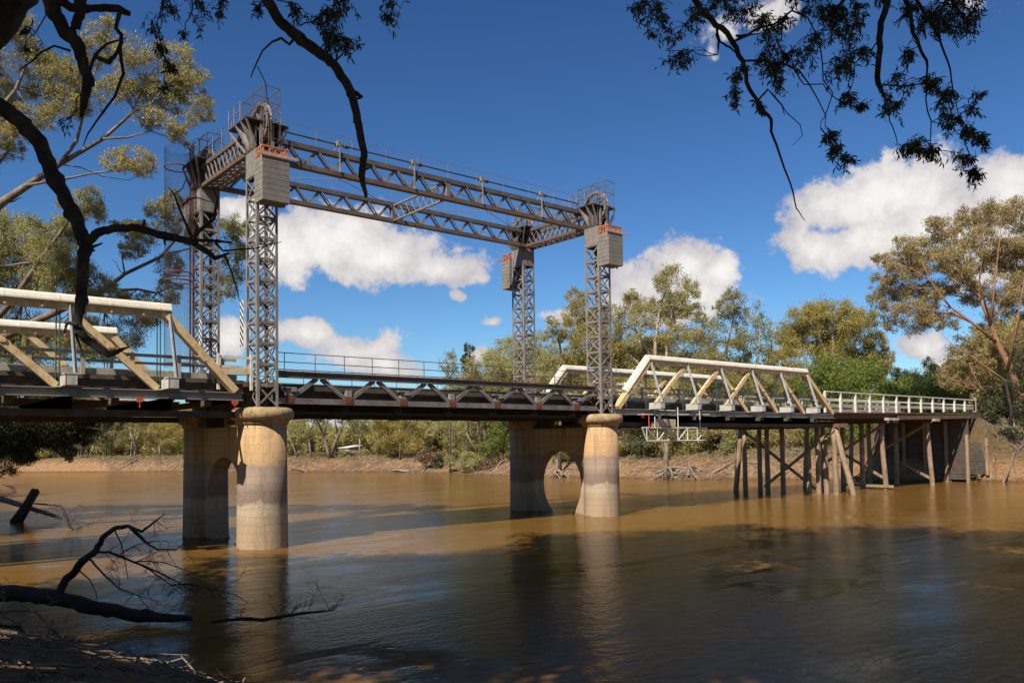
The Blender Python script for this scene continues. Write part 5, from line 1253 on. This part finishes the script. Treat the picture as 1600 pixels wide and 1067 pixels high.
def overhang_b():
    D = 11.5; k = D/F_; rs = np.random.RandomState(44)
    bx, by = -3.2, -47.5; b = np.array([bx, by, gz(bx, by)-.4]); t = thing('overhanging_gum', 'leafy dark gum branches hanging from the top right of the picture', 'tree', tuple(b))
    m = MB(); top = at(1250, -330, 9.5); m.tube(wander(rs, b, top, 8, .03), list(np.linspace(.42, .2, 8)), 10)
    build('trunk', m, M['bark_grey'], t, True)
    LB = [([(1130, -330), (1060, -120), (1068, -30), (1086, 0), (1100, 22), (1128, 44), (1151, 75), (1162, 105), (1171, 140), (1188, 166), (1205, 187), (1208, 214), (1221, 250), (1236, 290), (1244, 325), (1258, 345)], [9, 7, 5.5, 5, 4.6, 4.4, 4, 3.4, 3.2, 3, 2.6, 2, 1.6, 1.3, 1, .5]),
          ([(1390, -200), (1392, -40), (1385, 10), (1376, 45), (1373, 90), (1372, 130), (1382, 148)], [6, 5.4, 5, 4.8, 4.6, 4.4, 2.4]), ([(1400, -150), (1412, -20), (1424, 40), (1436, 72), (1448, 95), (1450, 128)], [4, 3.4, 3, 2.6, 2.2, .9]),
          ([(1420, -150), (1432, 0), (1455, 40), (1470, 68), (1485, 110), (1491, 150), (1498, 182)], [3.4, 2.8, 2.2, 1.8, 1.3, 1, .5]), ([(1158, 60), (1185, 45), (1210, 38), (1237, 17), (1262, 28), (1274, 52), (1284, 75)], [2, 1.8, 1.8, 1.6, 1.3, 1, .5]), ([(1151, 56), (1170, 55), (1192, 52)], [2, 1.5, .7]),
          ([(1172, 95), (1200, 96), (1228, 102), (1250, 112), (1263, 130), (1276, 152), (1290, 180), (1289, 198)], [1.8, 1.6, 1.5, 1.3, 1.2, 1, .8, .5]), ([(1120, 42), (1123, 64), (1121, 86)], [2.4, 2, .8]), ([(1125, 66), (1140, 74), (1158, 92)], [1.8, 1.6, 1]), ([(1200, 140), (1222, 165), (1226, 180)], [1.6, 1.2, .5]), ([(1228, 175), (1250, 195), (1254, 212), (1238, 228)], [.8, .7, .6, .3]),
          ([(1375, -40), (1340, -20), (1310, 10), (1295, 40)], [4, 3, 2.4, 1.4]), ([(1380, 132), (1410, 135), (1440, 132), (1465, 130)], [1.4, 1.2, 1, .5]), ([(1450, -100), (1480, -10), (1500, 20), (1515, 45)], [3, 2.2, 1.6, .8]), ([(1060, -60), (1020, -20), (1000, 10)], [3, 2, 1])]
    tops = {(1130, -330), (1390, -200), (1400, -150), (1420, -150), (1450, -100)}
    nodes = []
    for pts, rad in LB:
        m = MB(); P = [at(u, v, D+rs.uniform(-.25, .25)) for u, v in pts]; out = []; rr = []
        if pts[0] in tops: out.append(top); rr.append(.12)
        elif nodes: NN = np.array(nodes); out.append(NN[int(np.argmin(np.linalg.norm(NN-P[0], axis=1)))]); rr.append(rad[0]*k)
        for i in range(len(P)-1):
            for j in range(3):
                f = j/3; out.append(P[i]*(1-f)+P[i+1]*f+(rs.normal(size=3)*rad[i]*k*.35 if j else 0)); rr.append((rad[i]*(1-f)+rad[i+1]*f)*k)
        out.append(P[-1]); rr.append(rad[-1]*k); m.tube(out, rr, 7); build('limb', m, M['bark_black'], t, True)
        nodes += [p for p in out[1:]]
    nodes = np.array(nodes)
    tb = MB(); Cs, Ds = [], []
    CLS = [(90, 40, 26, 60), (60, 50, 20, 26), (160, 100, 24, 60), (150, 60, 26, 60), (200, 260, 22, 50), (245, 245, 24, 60), (180, 190, 24, 50), (130, 165, 18, 24), (280, 80, 26, 60), (320, 50, 24, 40), (380, 25, 26, 60), (470, 20, 30, 90), (520, 60, 24, 60), (560, 90, 28, 90), (610, 150, 30, 90), (640, 110, 24, 60), (560, 250, 26, 90), (600, 290, 24, 90), (480, 300, 22, 50), (440, 330, 20, 30), (455, 410, 20, 70), (540, 440, 20, 60), (620, 350, 22, 60), (640, 260, 28, 80), (680, 220, 26, 60), (720, 240, 28, 90), (780, 170, 26, 70), (830, 60, 30, 120), (870, 90, 34, 150), (930, 130, 32, 130), (960, 60, 26, 80), (880, 290, 28, 110), (900, 250, 24, 80), (965, 220, 22, 80), (900, 400, 24, 90), (960, 440, 20, 60), (830, 560, 22, 90), (850, 620, 20, 80), (900, 640, 18, 60), (1130, 240, 18, 90), (1100, 330, 20, 40), (1075, 440, 22, 80), (1060, 400, 16, 40), (1150, 60, 28, 100), (1200, 100, 34, 150), (1260, 60, 34, 140), (1300, 90, 30, 110), (1370, 120, 28, 110), (1340, 40, 28, 110), (1390, 110, 18, 50), (1250, 350, 26, 110), (1290, 400, 24, 110), (1225, 330, 20, 60), (1130, 600, 22, 100), (1180, 590, 20, 80), (1230, 620, 22, 110), (1330, 500, 22, 80), (1380, 540, 22, 100), (1430, 570, 18, 90), (1370, 650, 16, 80), (1400, 700, 20, 120), (1425, 400, 14, 30), (1290, 470, 18, 50), (1400, 440, 16, 40), (1120, 360, 24, 40), (700, 20, 30, 60), (760, 60, 26, 60), (1050, 20, 24, 50), (1420, 20, 20, 60)]
    # sub-limbs carrying the low tufts
    for (pts, r0) in [([(1300, 60), (1290, 180), (1282, 200)], 1), ([(1370, 145), (1390, 190), (1402, 225), (1440, 235)], 1), ([(1450, 128), (1455, 190), (1452, 240)], 1.2), ([(1498, 182), (1510, 220), (1515, 250), (1530, 280)], 1.2), ([(1289, 198), (1300, 225), (1320, 250)], 1), ([(1240, 110), (1300, 150), (1340, 170)], 1), ([(1470, 130), (1500, 190), (1530, 225)], 1), ([(1370, 60), (1335, 100), (1330, 160)], 1)]:
        P = [at(u, v, D) for u, v in pts]; P[0] = nodes[int(np.argmin(np.linalg.norm(nodes-P[0], axis=1)))]; Q = []
        for i in range(len(P)-1): Q += wander(rs, P[i], P[i+1], 5, .08)[:-1]
        Q.append(P[-1]); tb.tube(Q, list(np.linspace(r0*k*1.2, r0*k*.5, len(Q))), 5); nodes = np.vstack([nodes, np.array(Q)])
    for (x, y, s, n) in CLS:
        c = at(970+x/2.54, y/2.54, D+rs.uniform(-.6, .6)); cc = c+np.array([0, 0, .12])
        dd = np.linalg.norm(nodes-cc, axis=1)+np.where(nodes[:, 2] < c[2], .5, 0); a = nodes[int(np.argmin(dd))]
        spray(rs, tb, a, cc, s*k*.95, int(n*2.1), Cs, Ds, .0075, .75)
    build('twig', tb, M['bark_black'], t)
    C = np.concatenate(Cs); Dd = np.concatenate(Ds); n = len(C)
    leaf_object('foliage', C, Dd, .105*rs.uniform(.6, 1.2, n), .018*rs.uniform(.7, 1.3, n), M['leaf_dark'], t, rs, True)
    # crown above the frame
    tb = MB(); Cs, Ds = [], []
    for (u, v, d, r) in [(1250, -420, 11, 2.4), (1500, -380, 12, 2.4), (950, -450, 12, 2.2), (1700, -300, 13, 2.6), (1250, -700, 12, 2.6), (1000, -800, 13, 2.6), (1600, -700, 12, 2.6)]:
        c = at(u, v, d); tb.tube(wander(rs, top, c, 6, .08), list(np.linspace(.14, .04, 6)), 6)
        C, Dq, cen = blob_leaves(rs, c, (r, r, r*.6), 2200, 14, .25, .5); Cs.append(C); Ds.append(Dq)
    build('high_limb', tb, M['bark_grey'], t)
    C = np.concatenate(Cs); Dd = np.concatenate(Ds); n = len(C)
    leaf_object('canopy', C, Dd, .24*rs.uniform(.6, 1.2, n), .065*rs.uniform(.7, 1.3, n), M['leaf_dark'], t, rs)
overhang_b()
# trees of the near bank standing behind and left of the viewpoint; they throw the shade on the water
for (x, y, H, s, sd, lb, lean) in [(-21.5, -31, 34, 10.5, 301, 'tall leaning near bank gum shading the water, left of the viewpoint', (15, 4)), (-4, -44.5, 33, 10.5, 308, 'tall near bank gum at the right of the viewpoint shading the river', (3, 8)), (-25.5, -23, 30, 9, 302, 'near bank gum on the shore left of the fallen log', (7, 1)), (-30, -31, 34, 11, 303, 'broad near bank gum standing back from the water', (9, -2)), (-27, -44, 32, 11, 304, 'near bank gum rising directly behind the viewpoint', (10, 2)), (-38, -25, 33, 10, 305, 'hindmost near bank gum far back on the left', (6, 0)), (-20, -56, 30, 10, 306, 'near bank gum behind the viewpoint on the right', (10, 4)), (-25, 21, 25, 9, 309, 'near bank gum upstream of the left truss', (0, 0)), (-33, -21, 27, 8, 307, 'shorter near bank gum far left beside the track', (4, 0))]:
    shade_tree = gum('gum_tree', lb, 'tree', (x, y, gz(x, y)-.2), H, s, sd, M['leaf_olive'], M['bark_grey'], .34, 5, 26, lean, (.6, .22), 40, 'shade trees on the near bank', low=.6, spread_l=.3)

# unseen near bank forest added to block sky light: copies of the last shade tree
_rs2 = np.random.RandomState(12)
for (x, y) in [(-52, -34), (-58, -18), (-62, 16), (-50, 24), (-40, 34), (-56, 38), (-36, 52), (-50, 60), (-30, 70), (-46, -52), (-62, -46), (-30, -62), (-44, -72), (-12, -66), (6, -64), (-66, -2), (-24, 84), (-40, 90), (-72, 30), (-70, -30)]:
    copy_thing(shade_tree, 'unseen near bank forest gum tree added to block sky light', (x, y, gz(x, y)-.2), _rs2.uniform(0, 6.28), _rs2.uniform(1.0, 1.2), 'unseen forest gum trees added to block sky light')
# ================================================================ FALLEN TREE, SNAGS AND MUD AT THE LOWER LEFT
def twiggy(rs, tb, a, d, ln, r, lv):
    d = np.asarray(d, float); d /= np.linalg.norm(d); P = wander(rs, a, np.asarray(a)+d*ln, 6, .09)
    tb.tube(P, list(np.linspace(r, r*.35, 6)), 5 if r > .02 else 4)
    if lv <= 0: return
    for q in range(rs.randint(3, 6)):
        s = P[rs.randint(1, 6)]; e = d+rs.normal(size=3)*.75; e[2] -= .12
        twiggy(rs, tb, s, e, ln*rs.uniform(.35, .65), r*.5, lv-1)
def fallen_tree():
    rs = np.random.RandomState(71); D = 23.5; k = D/F_
    b = at(-60, 918, 24); t = thing('fallen_tree', 'black fallen tree lying half sunk across the lower left water', 'fallen tree', tuple(b))
    def P_(pts, d0, d1): return [at(u, v, d0+(d1-d0)*i/(len(pts)-1)) for i, (u, v) in enumerate(pts)]
    def rough(pts, d0, d1, rad, n=9, fine=4):
        P = P_(pts, d0, d1); out, rr = [], []
        for i in range(len(P)-1):
            for j in range(fine):
                f = j/fine; r = rad[i]*(1-f)+rad[i+1]*f; out.append(P[i]*(1-f)+P[i+1]*f+(rs.normal(size=3)*r*.13 if i+j else 0)); rr.append(r*rs.uniform(.92, 1.08)*(1.12 if rs.rand() < .06 else 1))
        out.append(P[-1]); rr.append(rad[-1]); m = MB(); m.tube(out, rr, n); return m, out
    m, _ = rough([(-160, 905), (-60, 915), (0, 924), (60, 931), (110, 940), (160, 951), (210, 960), (250, 964), (300, 966)], 24.3, 23.2, [.27, .25, .24, .22, .21, .2, .18, .14, .07], 12, 5); build('trunk', m, M['log'], t, True)
    m, bo = rough([(85, 938), (105, 905), (130, 876), (152, 858), (160, 840), (178, 825), (200, 822), (222, 830), (240, 816), (258, 802)], 23.8, 23.4, [.13, .12, .105, .09, .075, .065, .05, .04, .028, .01], 8); build('bough', m, M['log'], t, True)
    bo = np.array(bo); allp = list(bo)
    for pts, r in (([(150, 862), (170, 862), (200, 874), (235, 888), (270, 905), (300, 922), (315, 935)], .045), ([(138, 870), (150, 884), (165, 900), (185, 918), (215, 930), (250, 940)], .036), ([(200, 822), (225, 845), (245, 858), (275, 858), (290, 846)], .04), ([(225, 884), (260, 908), (285, 930)], .026), ([(280, 910), (325, 918), (370, 930), (388, 942)], .022), ([(210, 826), (232, 850), (250, 862)], .022), ([(215, 876), (255, 878), (290, 890), (330, 905)], .02), ([(120, 888), (140, 905), (150, 925), (152, 945)], .025), ([(185, 866), (215, 850), (240, 845)], .018), ([(178, 826), (190, 850), (196, 880), (200, 905)], .022)):
        m, q = rough(pts, 23.6, 23.1, list(np.linspace(r, .01, len(pts))), 6); A0 = np.array(allp)
        m = MB(); q[0] = A0[int(np.argmin(np.linalg.norm(A0-q[0], axis=1)))]; m.tube(q, list(np.linspace(r, .008, len(q))), 6); allp += list(q)
        build('branch', m, M['log'], t, True)
    A0 = np.array(allp)
    tw = MB()
    for (u, v) in [(170, 850), (190, 868), (205, 880), (230, 890), (250, 905), (270, 910), (180, 915), (210, 930), (230, 850), (260, 860), (285, 850), (160, 870), (300, 925), (240, 820), (215, 870), (150, 890), (255, 890), (290, 925), (320, 918), (350, 925), (225, 925), (195, 905), (275, 895), (245, 870), (235, 815), (200, 850)]:
        a = A0[int(np.argmin(np.linalg.norm(A0-at(u, v, 23.4), axis=1)))]; d = RT*rs.uniform(-.3, 1)+np.array([0, 0, rs.uniform(-.7, .35)])+rs.normal(size=3)*.3
        twiggy(rs, tw, a, d, rs.uniform(.6, 1.3), .013, 3)
    build('twig', tw, M['log'], t)
    t2 = thing('sunken_branch', 'thin twiggy branch floating in the water in front of the banded pier', 'branch', tuple(at(440, 967, 22.6)))
    m, st = rough([(330, 972), (375, 966), (410, 968), (440, 963), (470, 958), (500, 955), (522, 953)], 22.9, 22.5, [.03, .05, .05, .045, .04, .03, .012], 6); build('stem', m, M['log'], t2, True)
    tw = MB()
    for q in range(20):
        twiggy(rs, tw, st[rs.randint(3, len(st))], RT*rs.uniform(-.3, .9)+np.array([0, 0, rs.uniform(-.05, .9)])+rs.normal(size=3)*.25, rs.uniform(.35, .9), .01, 2)
    build('twig', tw, M['log'], t2)
fallen_tree()
def leaning_stump():
    rs = np.random.RandomState(81); D = 58; b = at(28, 812, D)
    t = thing('leaning_post', 'dark broken tree stump leaning out of the water at the left edge', 'stump', tuple(b))
    m = MB(); P = [at(24, 818, D), at(36, 800, D), at(46, 783, D), at(56, 766, D)]; m.tube(P, [.42, .36, .3, .3], 9); m.tube([at(56, 768, D), at(60, 763, D)], [.2, .02], 5); build('stump', m, M['log'], t, True)
    t = thing('driftwood_log', 'pale thin log slanting into the water behind the leaning stump', 'driftwood', tuple(at(86, 806, 58.5)))
    m = MB(); m.tube([at(-30, 770, 59), at(4, 780, 59), at(45, 793, 59), at(86, 806, 58.5), at(96, 810, 58.3)], [.24, .2, .17, .13, .06], 8); build('log', m, M['bark_grey'], t, True)
    t = thing('dead_branch', 'tangled dead branch in the water right of the leaning stump', 'branch', tuple(at(108, 825, 52)))
    st = [at(50, 786, 55), at(72, 788, 54), at(95, 790, 53), at(102, 805, 52.5), at(108, 822, 52), at(116, 828, 52)]
    m = MB(); m.tube(st, [.05, .06, .07, .09, .08, .03], 6); build('stem', m, M['log'], t, True)
    tw = MB()
    for (u, v) in [(90, 790), (98, 795), (104, 806), (106, 815), (112, 824), (100, 812), (95, 818)]:
        twiggy(rs, tw, st[rs.randint(1, 6)], RT*rs.uniform(-.4, 1)+np.array([0, 0, rs.uniform(-.5, .5)]), rs.uniform(.8, 1.9), .022, 2)
    build('twig', tw, M['log'], t)
leaning_stump()
def bank_litter():
    rs = np.random.RandomState(91)
    for i, (pts, r, mat, lb) in enumerate([
        ([(-20, 1000), (30, 1004), (80, 1012), (120, 1030), (150, 1067)], .025, 'log', 'thin dark twig tangle across the middle of the mud bank'),
        ([(-30, 1020), (40, 1045), (90, 1058), (120, 1067)], .05, 'log', 'crooked dark stick half buried at the foot of the mud bank'),
        ([(0, 955), (45, 953), (60, 958), (85, 985), (115, 1015), (145, 1045), (170, 1075)], .03, 'log_pale', 'long thin grey branch arching over the mud in the bottom left corner'),
        ([(-20, 975), (30, 980), (48, 1000), (60, 1030), (72, 1067)], .035, 'log', 'dark bent branch at the left end of the mud bank'),
        ([(-30, 1040), (20, 1028), (70, 1040), (130, 1062)], .07, 'log', 'low dark branch along the bottom left edge of the mud'),
        ([(215, 1060), (228, 1052), (250, 1072)], .08, 'log', 'short black snag poking up at the bottom edge')]):
        d0 = 16.3 if 'snag' in lb else 17.2
        P = [at(u, v, d0) for u, v in pts]; t = thing('dead_branch', lb, 'branch', tuple(P[0])); m = MB(); m.tube(P, list(np.linspace(r, r*.4, len(P))), 6); build('stem', m, M[mat], t, True)
        tw = MB()
        for q in range(22):
            p = P[rs.randint(0, len(P))]; twiggy(rs, tw, p, rs.normal(size=3)*np.array([1, 1, .5])+np.array([0, 0, .25]), rs.uniform(.3, .9), .011, 2)
        build('twig', tw, M[mat], t)
bank_litter()
# ================================================================ SKY, SUN, CAMERA
SUN_EL, SUN_AZ_DIR = R(46), (-math.cos(R(22)), -math.sin(R(22)))
w = bpy.data.worlds.new('World'); scene.world = w; w.use_nodes = True
nt = w.node_tree; bg = nt.nodes['Background']
sky = N(nt, 'ShaderNodeTexSky', sky_type='NISHITA'); sky.sun_disc = False; sky.sun_elevation = SUN_EL
sky.sun_rotation = math.atan2(SUN_AZ_DIR[0], SUN_AZ_DIR[1]); sky.air_density = 1.0; sky.dust_density = .45; sky.ozone_density = 3.0; sky.altitude = 50
hs = N(nt, 'ShaderNodeHueSaturation'); hs.inputs['Saturation'].default_value = 1.08; nt.links.new(sky.outputs[0], hs.inputs['Color'])
gm = N(nt, 'ShaderNodeGamma'); gm.inputs[1].default_value = 1.4; nt.links.new(hs.outputs[0], gm.inputs[0])
skyc = mixc(nt, 1., gm.outputs[0], (.66, .775, .83), 'MULTIPLY')
tc = N(nt, 'ShaderNodeTexCoord'); sep = N(nt, 'ShaderNodeSeparateXYZ'); nt.links.new(tc.outputs['Generated'], sep.inputs[0])
az = N(nt, 'ShaderNodeMath', operation='ARCTAN2'); nt.links.new(sep.outputs[1], az.inputs[0]); nt.links.new(sep.outputs[0], az.inputs[1])
el = N(nt, 'ShaderNodeMath', operation='ARCSINE'); nt.links.new(sep.outputs[2], el.inputs[0])
def wn(scale, det, rough, off=(0, 0, 0), zs=1.):
    mp = N(nt, 'ShaderNodeMapping'); mp.inputs['Location'].default_value = off; mp.inputs['Scale'].default_value = (1, 1, zs); nt.links.new(tc.outputs['Generated'], mp.inputs[0])
    n = N(nt, 'ShaderNodeTexNoise'); n.inputs['Scale'].default_value = scale; n.inputs['Detail'].default_value = det; n.inputs['Roughness'].default_value = rough
    nt.links.new(mp.outputs[0], n.inputs['Vector']); return n
def madd(a, b, c):
    n = N(nt, 'ShaderNodeMath', operation='MULTIPLY_ADD')
    for i, x in enumerate((a, b, c)):
        if isinstance(x, (int, float)): n.inputs[i].default_value = x
        else: nt.links.new(x, n.inputs[i])
    return n.outputs[0]
wp = wn(9, 6, .6); wps = N(nt, 'ShaderNodeSeparateColor'); nt.links.new(wp.outputs['Color'], wps.inputs[0])
azw = madd(wps.outputs[0], .07, az.outputs[0]); elw = madd(wps.outputs[1], .05, el.outputs[0])
def azel(u, v):
    d = direction(u, v); return math.atan2(d[1], d[0])+.035, math.asin(d[2])+.025
# cumulus lobes: (photo column, row, half width, half height, weight)
CL = [(455, 385, 85, 52, 1), (400, 350, 60, 42, .9), (520, 372, 95, 52, 1), (600, 395, 110, 46, 1), (690, 418, 85, 26, .95), (745, 428, 40, 14, .8), (360, 330, 50, 30, .8),
      (718, 455, 26, 13, .75), (765, 498, 27, 14, .75), (480, 520, 60, 28, .9), (560, 545, 70, 32, 1), (600, 570, 60, 30, .9), (350, 530, 40, 40, .8), (745, 550, 40, 20, .8),
      (1075, 415, 62, 46, 1.05), (1130, 425, 40, 34, 1), (1000, 445, 52, 40, 1), (1060, 470, 110, 40, 1), (900, 495, 55, 22, .8), (965, 470, 40, 30, .9),
      (1400, 300, 110, 52, 1.05), (1320, 330, 80, 45, 1), (1260, 388, 62, 34, .95), (1350, 385, 120, 45, 1), (1480, 350, 140, 60, 1.05), (1590, 310, 90, 60, 1.1), (1560, 400, 120, 50, 1), (1700, 340, 120, 90, 1), (1440, 540, 50, 24, .85), (1480, 575, 60, 30, .8),
      (1130, 50, 75, 48, .62), (1200, 20, 70, 40, .62), (1110, 85, 40, 30, .55), (1620, -60, 200, 60, .7), (300, -150, 200, 60, .7), (600, 640, 260, 30, .7), (200, 640, 200, 40, .6)]
best = None
for (u, v, hw, hh, wt) in CL:
    a, e = azel(u, v); ra = hw/F_*(math.cos(math.atan((u-CX_)/F_))**2)*1.12; re = hh/F_*math.cos(math.atan((u-CX_)/F_))*1.12
    cx = N(nt, 'ShaderNodeCombineXYZ'); nt.links.new(madd(azw, 1/ra, -a/ra), cx.inputs[0]); nt.links.new(madd(elw, 1/re, -e/re), cx.inputs[1])
    ln = N(nt, 'ShaderNodeVectorMath', operation='LENGTH'); nt.links.new(cx.outputs[0], ln.inputs[0])
    val = madd(ln.outputs['Value'], -1., wt)
    if best is None: best = val
    else:
        mx = N(nt, 'ShaderNodeMath', operation='SMOOTH_MAX'); nt.links.new(best, mx.inputs[0]); nt.links.new(val, mx.inputs[1]); mx.inputs[2].default_value = .12; best = mx.outputs[0]
puff = wn(20, 10, .66); dens = madd(puff.outputs['Fac'], 1.9, best)
puff2 = wn(55, 6, .7); dens = madd(puff2.outputs['Fac'], .55, dens); dens = madd(dens, 1., -1.2)
def mr(v, a, b, smooth=True):
    n = N(nt, 'ShaderNodeMapRange', interpolation_type='SMOOTHSTEP' if smooth else 'LINEAR'); n.inputs['From Min'].default_value = a; n.inputs['From Max'].default_value = b
    nt.links.new(v, n.inputs['Value']); return n.outputs[0]
alpha = mr(dens, 0.0, .36)
shade = wn(11, 7, .6, (0, 0, .035)); shv = madd(shade.outputs['Fac'], .9, madd(dens, .45, -.25))
cc = ramp(nt, shv, [(.25, (.6, .58, .62)), (.45, (.78, .75, .75)), (.62, (.95, .92, .89)), (.85, (1.08, 1.06, 1.03))])
SKY_K = .05
sc = N(nt, 'ShaderNodeVectorMath', operation='SCALE'); nt.links.new(cc, sc.inputs[0]); sc.inputs['Scale'].default_value = .7/SKY_K
mixn = N(nt, 'ShaderNodeMix', data_type='RGBA'); nt.links.new(alpha, mixn.inputs[0]); nt.links.new(skyc, mixn.inputs[6]); nt.links.new(sc.outputs[0], mixn.inputs[7])
nt.links.new(mixn.outputs[2], bg.inputs[0]); bg.inputs[1].default_value = SKY_K

sl = bpy.data.lights.new('sun', 'SUN'); sl.energy = 5.0; sl.angle = R(.5); sl.color = (1., .9, .74)
so = bpy.data.objects.new('sun', sl); COL.objects.link(so)
sd = Vector((SUN_AZ_DIR[0]*math.cos(SUN_EL), SUN_AZ_DIR[1]*math.cos(SUN_EL), math.sin(SUN_EL)))
so.rotation_euler = sd.to_track_quat('Z', 'Y').to_euler(); so.location = (0, 0, 60)

cd = bpy.data.cameras.new('camera'); cam = bpy.data.objects.new('camera', cd); COL.objects.link(cam)
cd.sensor_width = 36; cd.lens = F_/1600*36; cd.shift_x = (800-CX_)/1600; cd.shift_y = (CY_-533.5)/1600
cd.clip_end = 9000; cd.clip_start = .05
mat = Matrix((RT, UP, -FW)).transposed().to_4x4(); mat.translation = Vector(CAM); cam.matrix_world = mat
scene.camera = cam
scene.view_settings.view_transform = 'Standard'; scene.view_settings.look = 'None'; scene.view_settings.exposure = .42; scene.view_settings.gamma = 1
scene.cycles.use_denoising = True
scene.cycles.max_bounces = 6; scene.cycles.transparent_max_bounces = 8; scene.cycles.caustics_reflective = False; scene.cycles.caustics_refractive = False
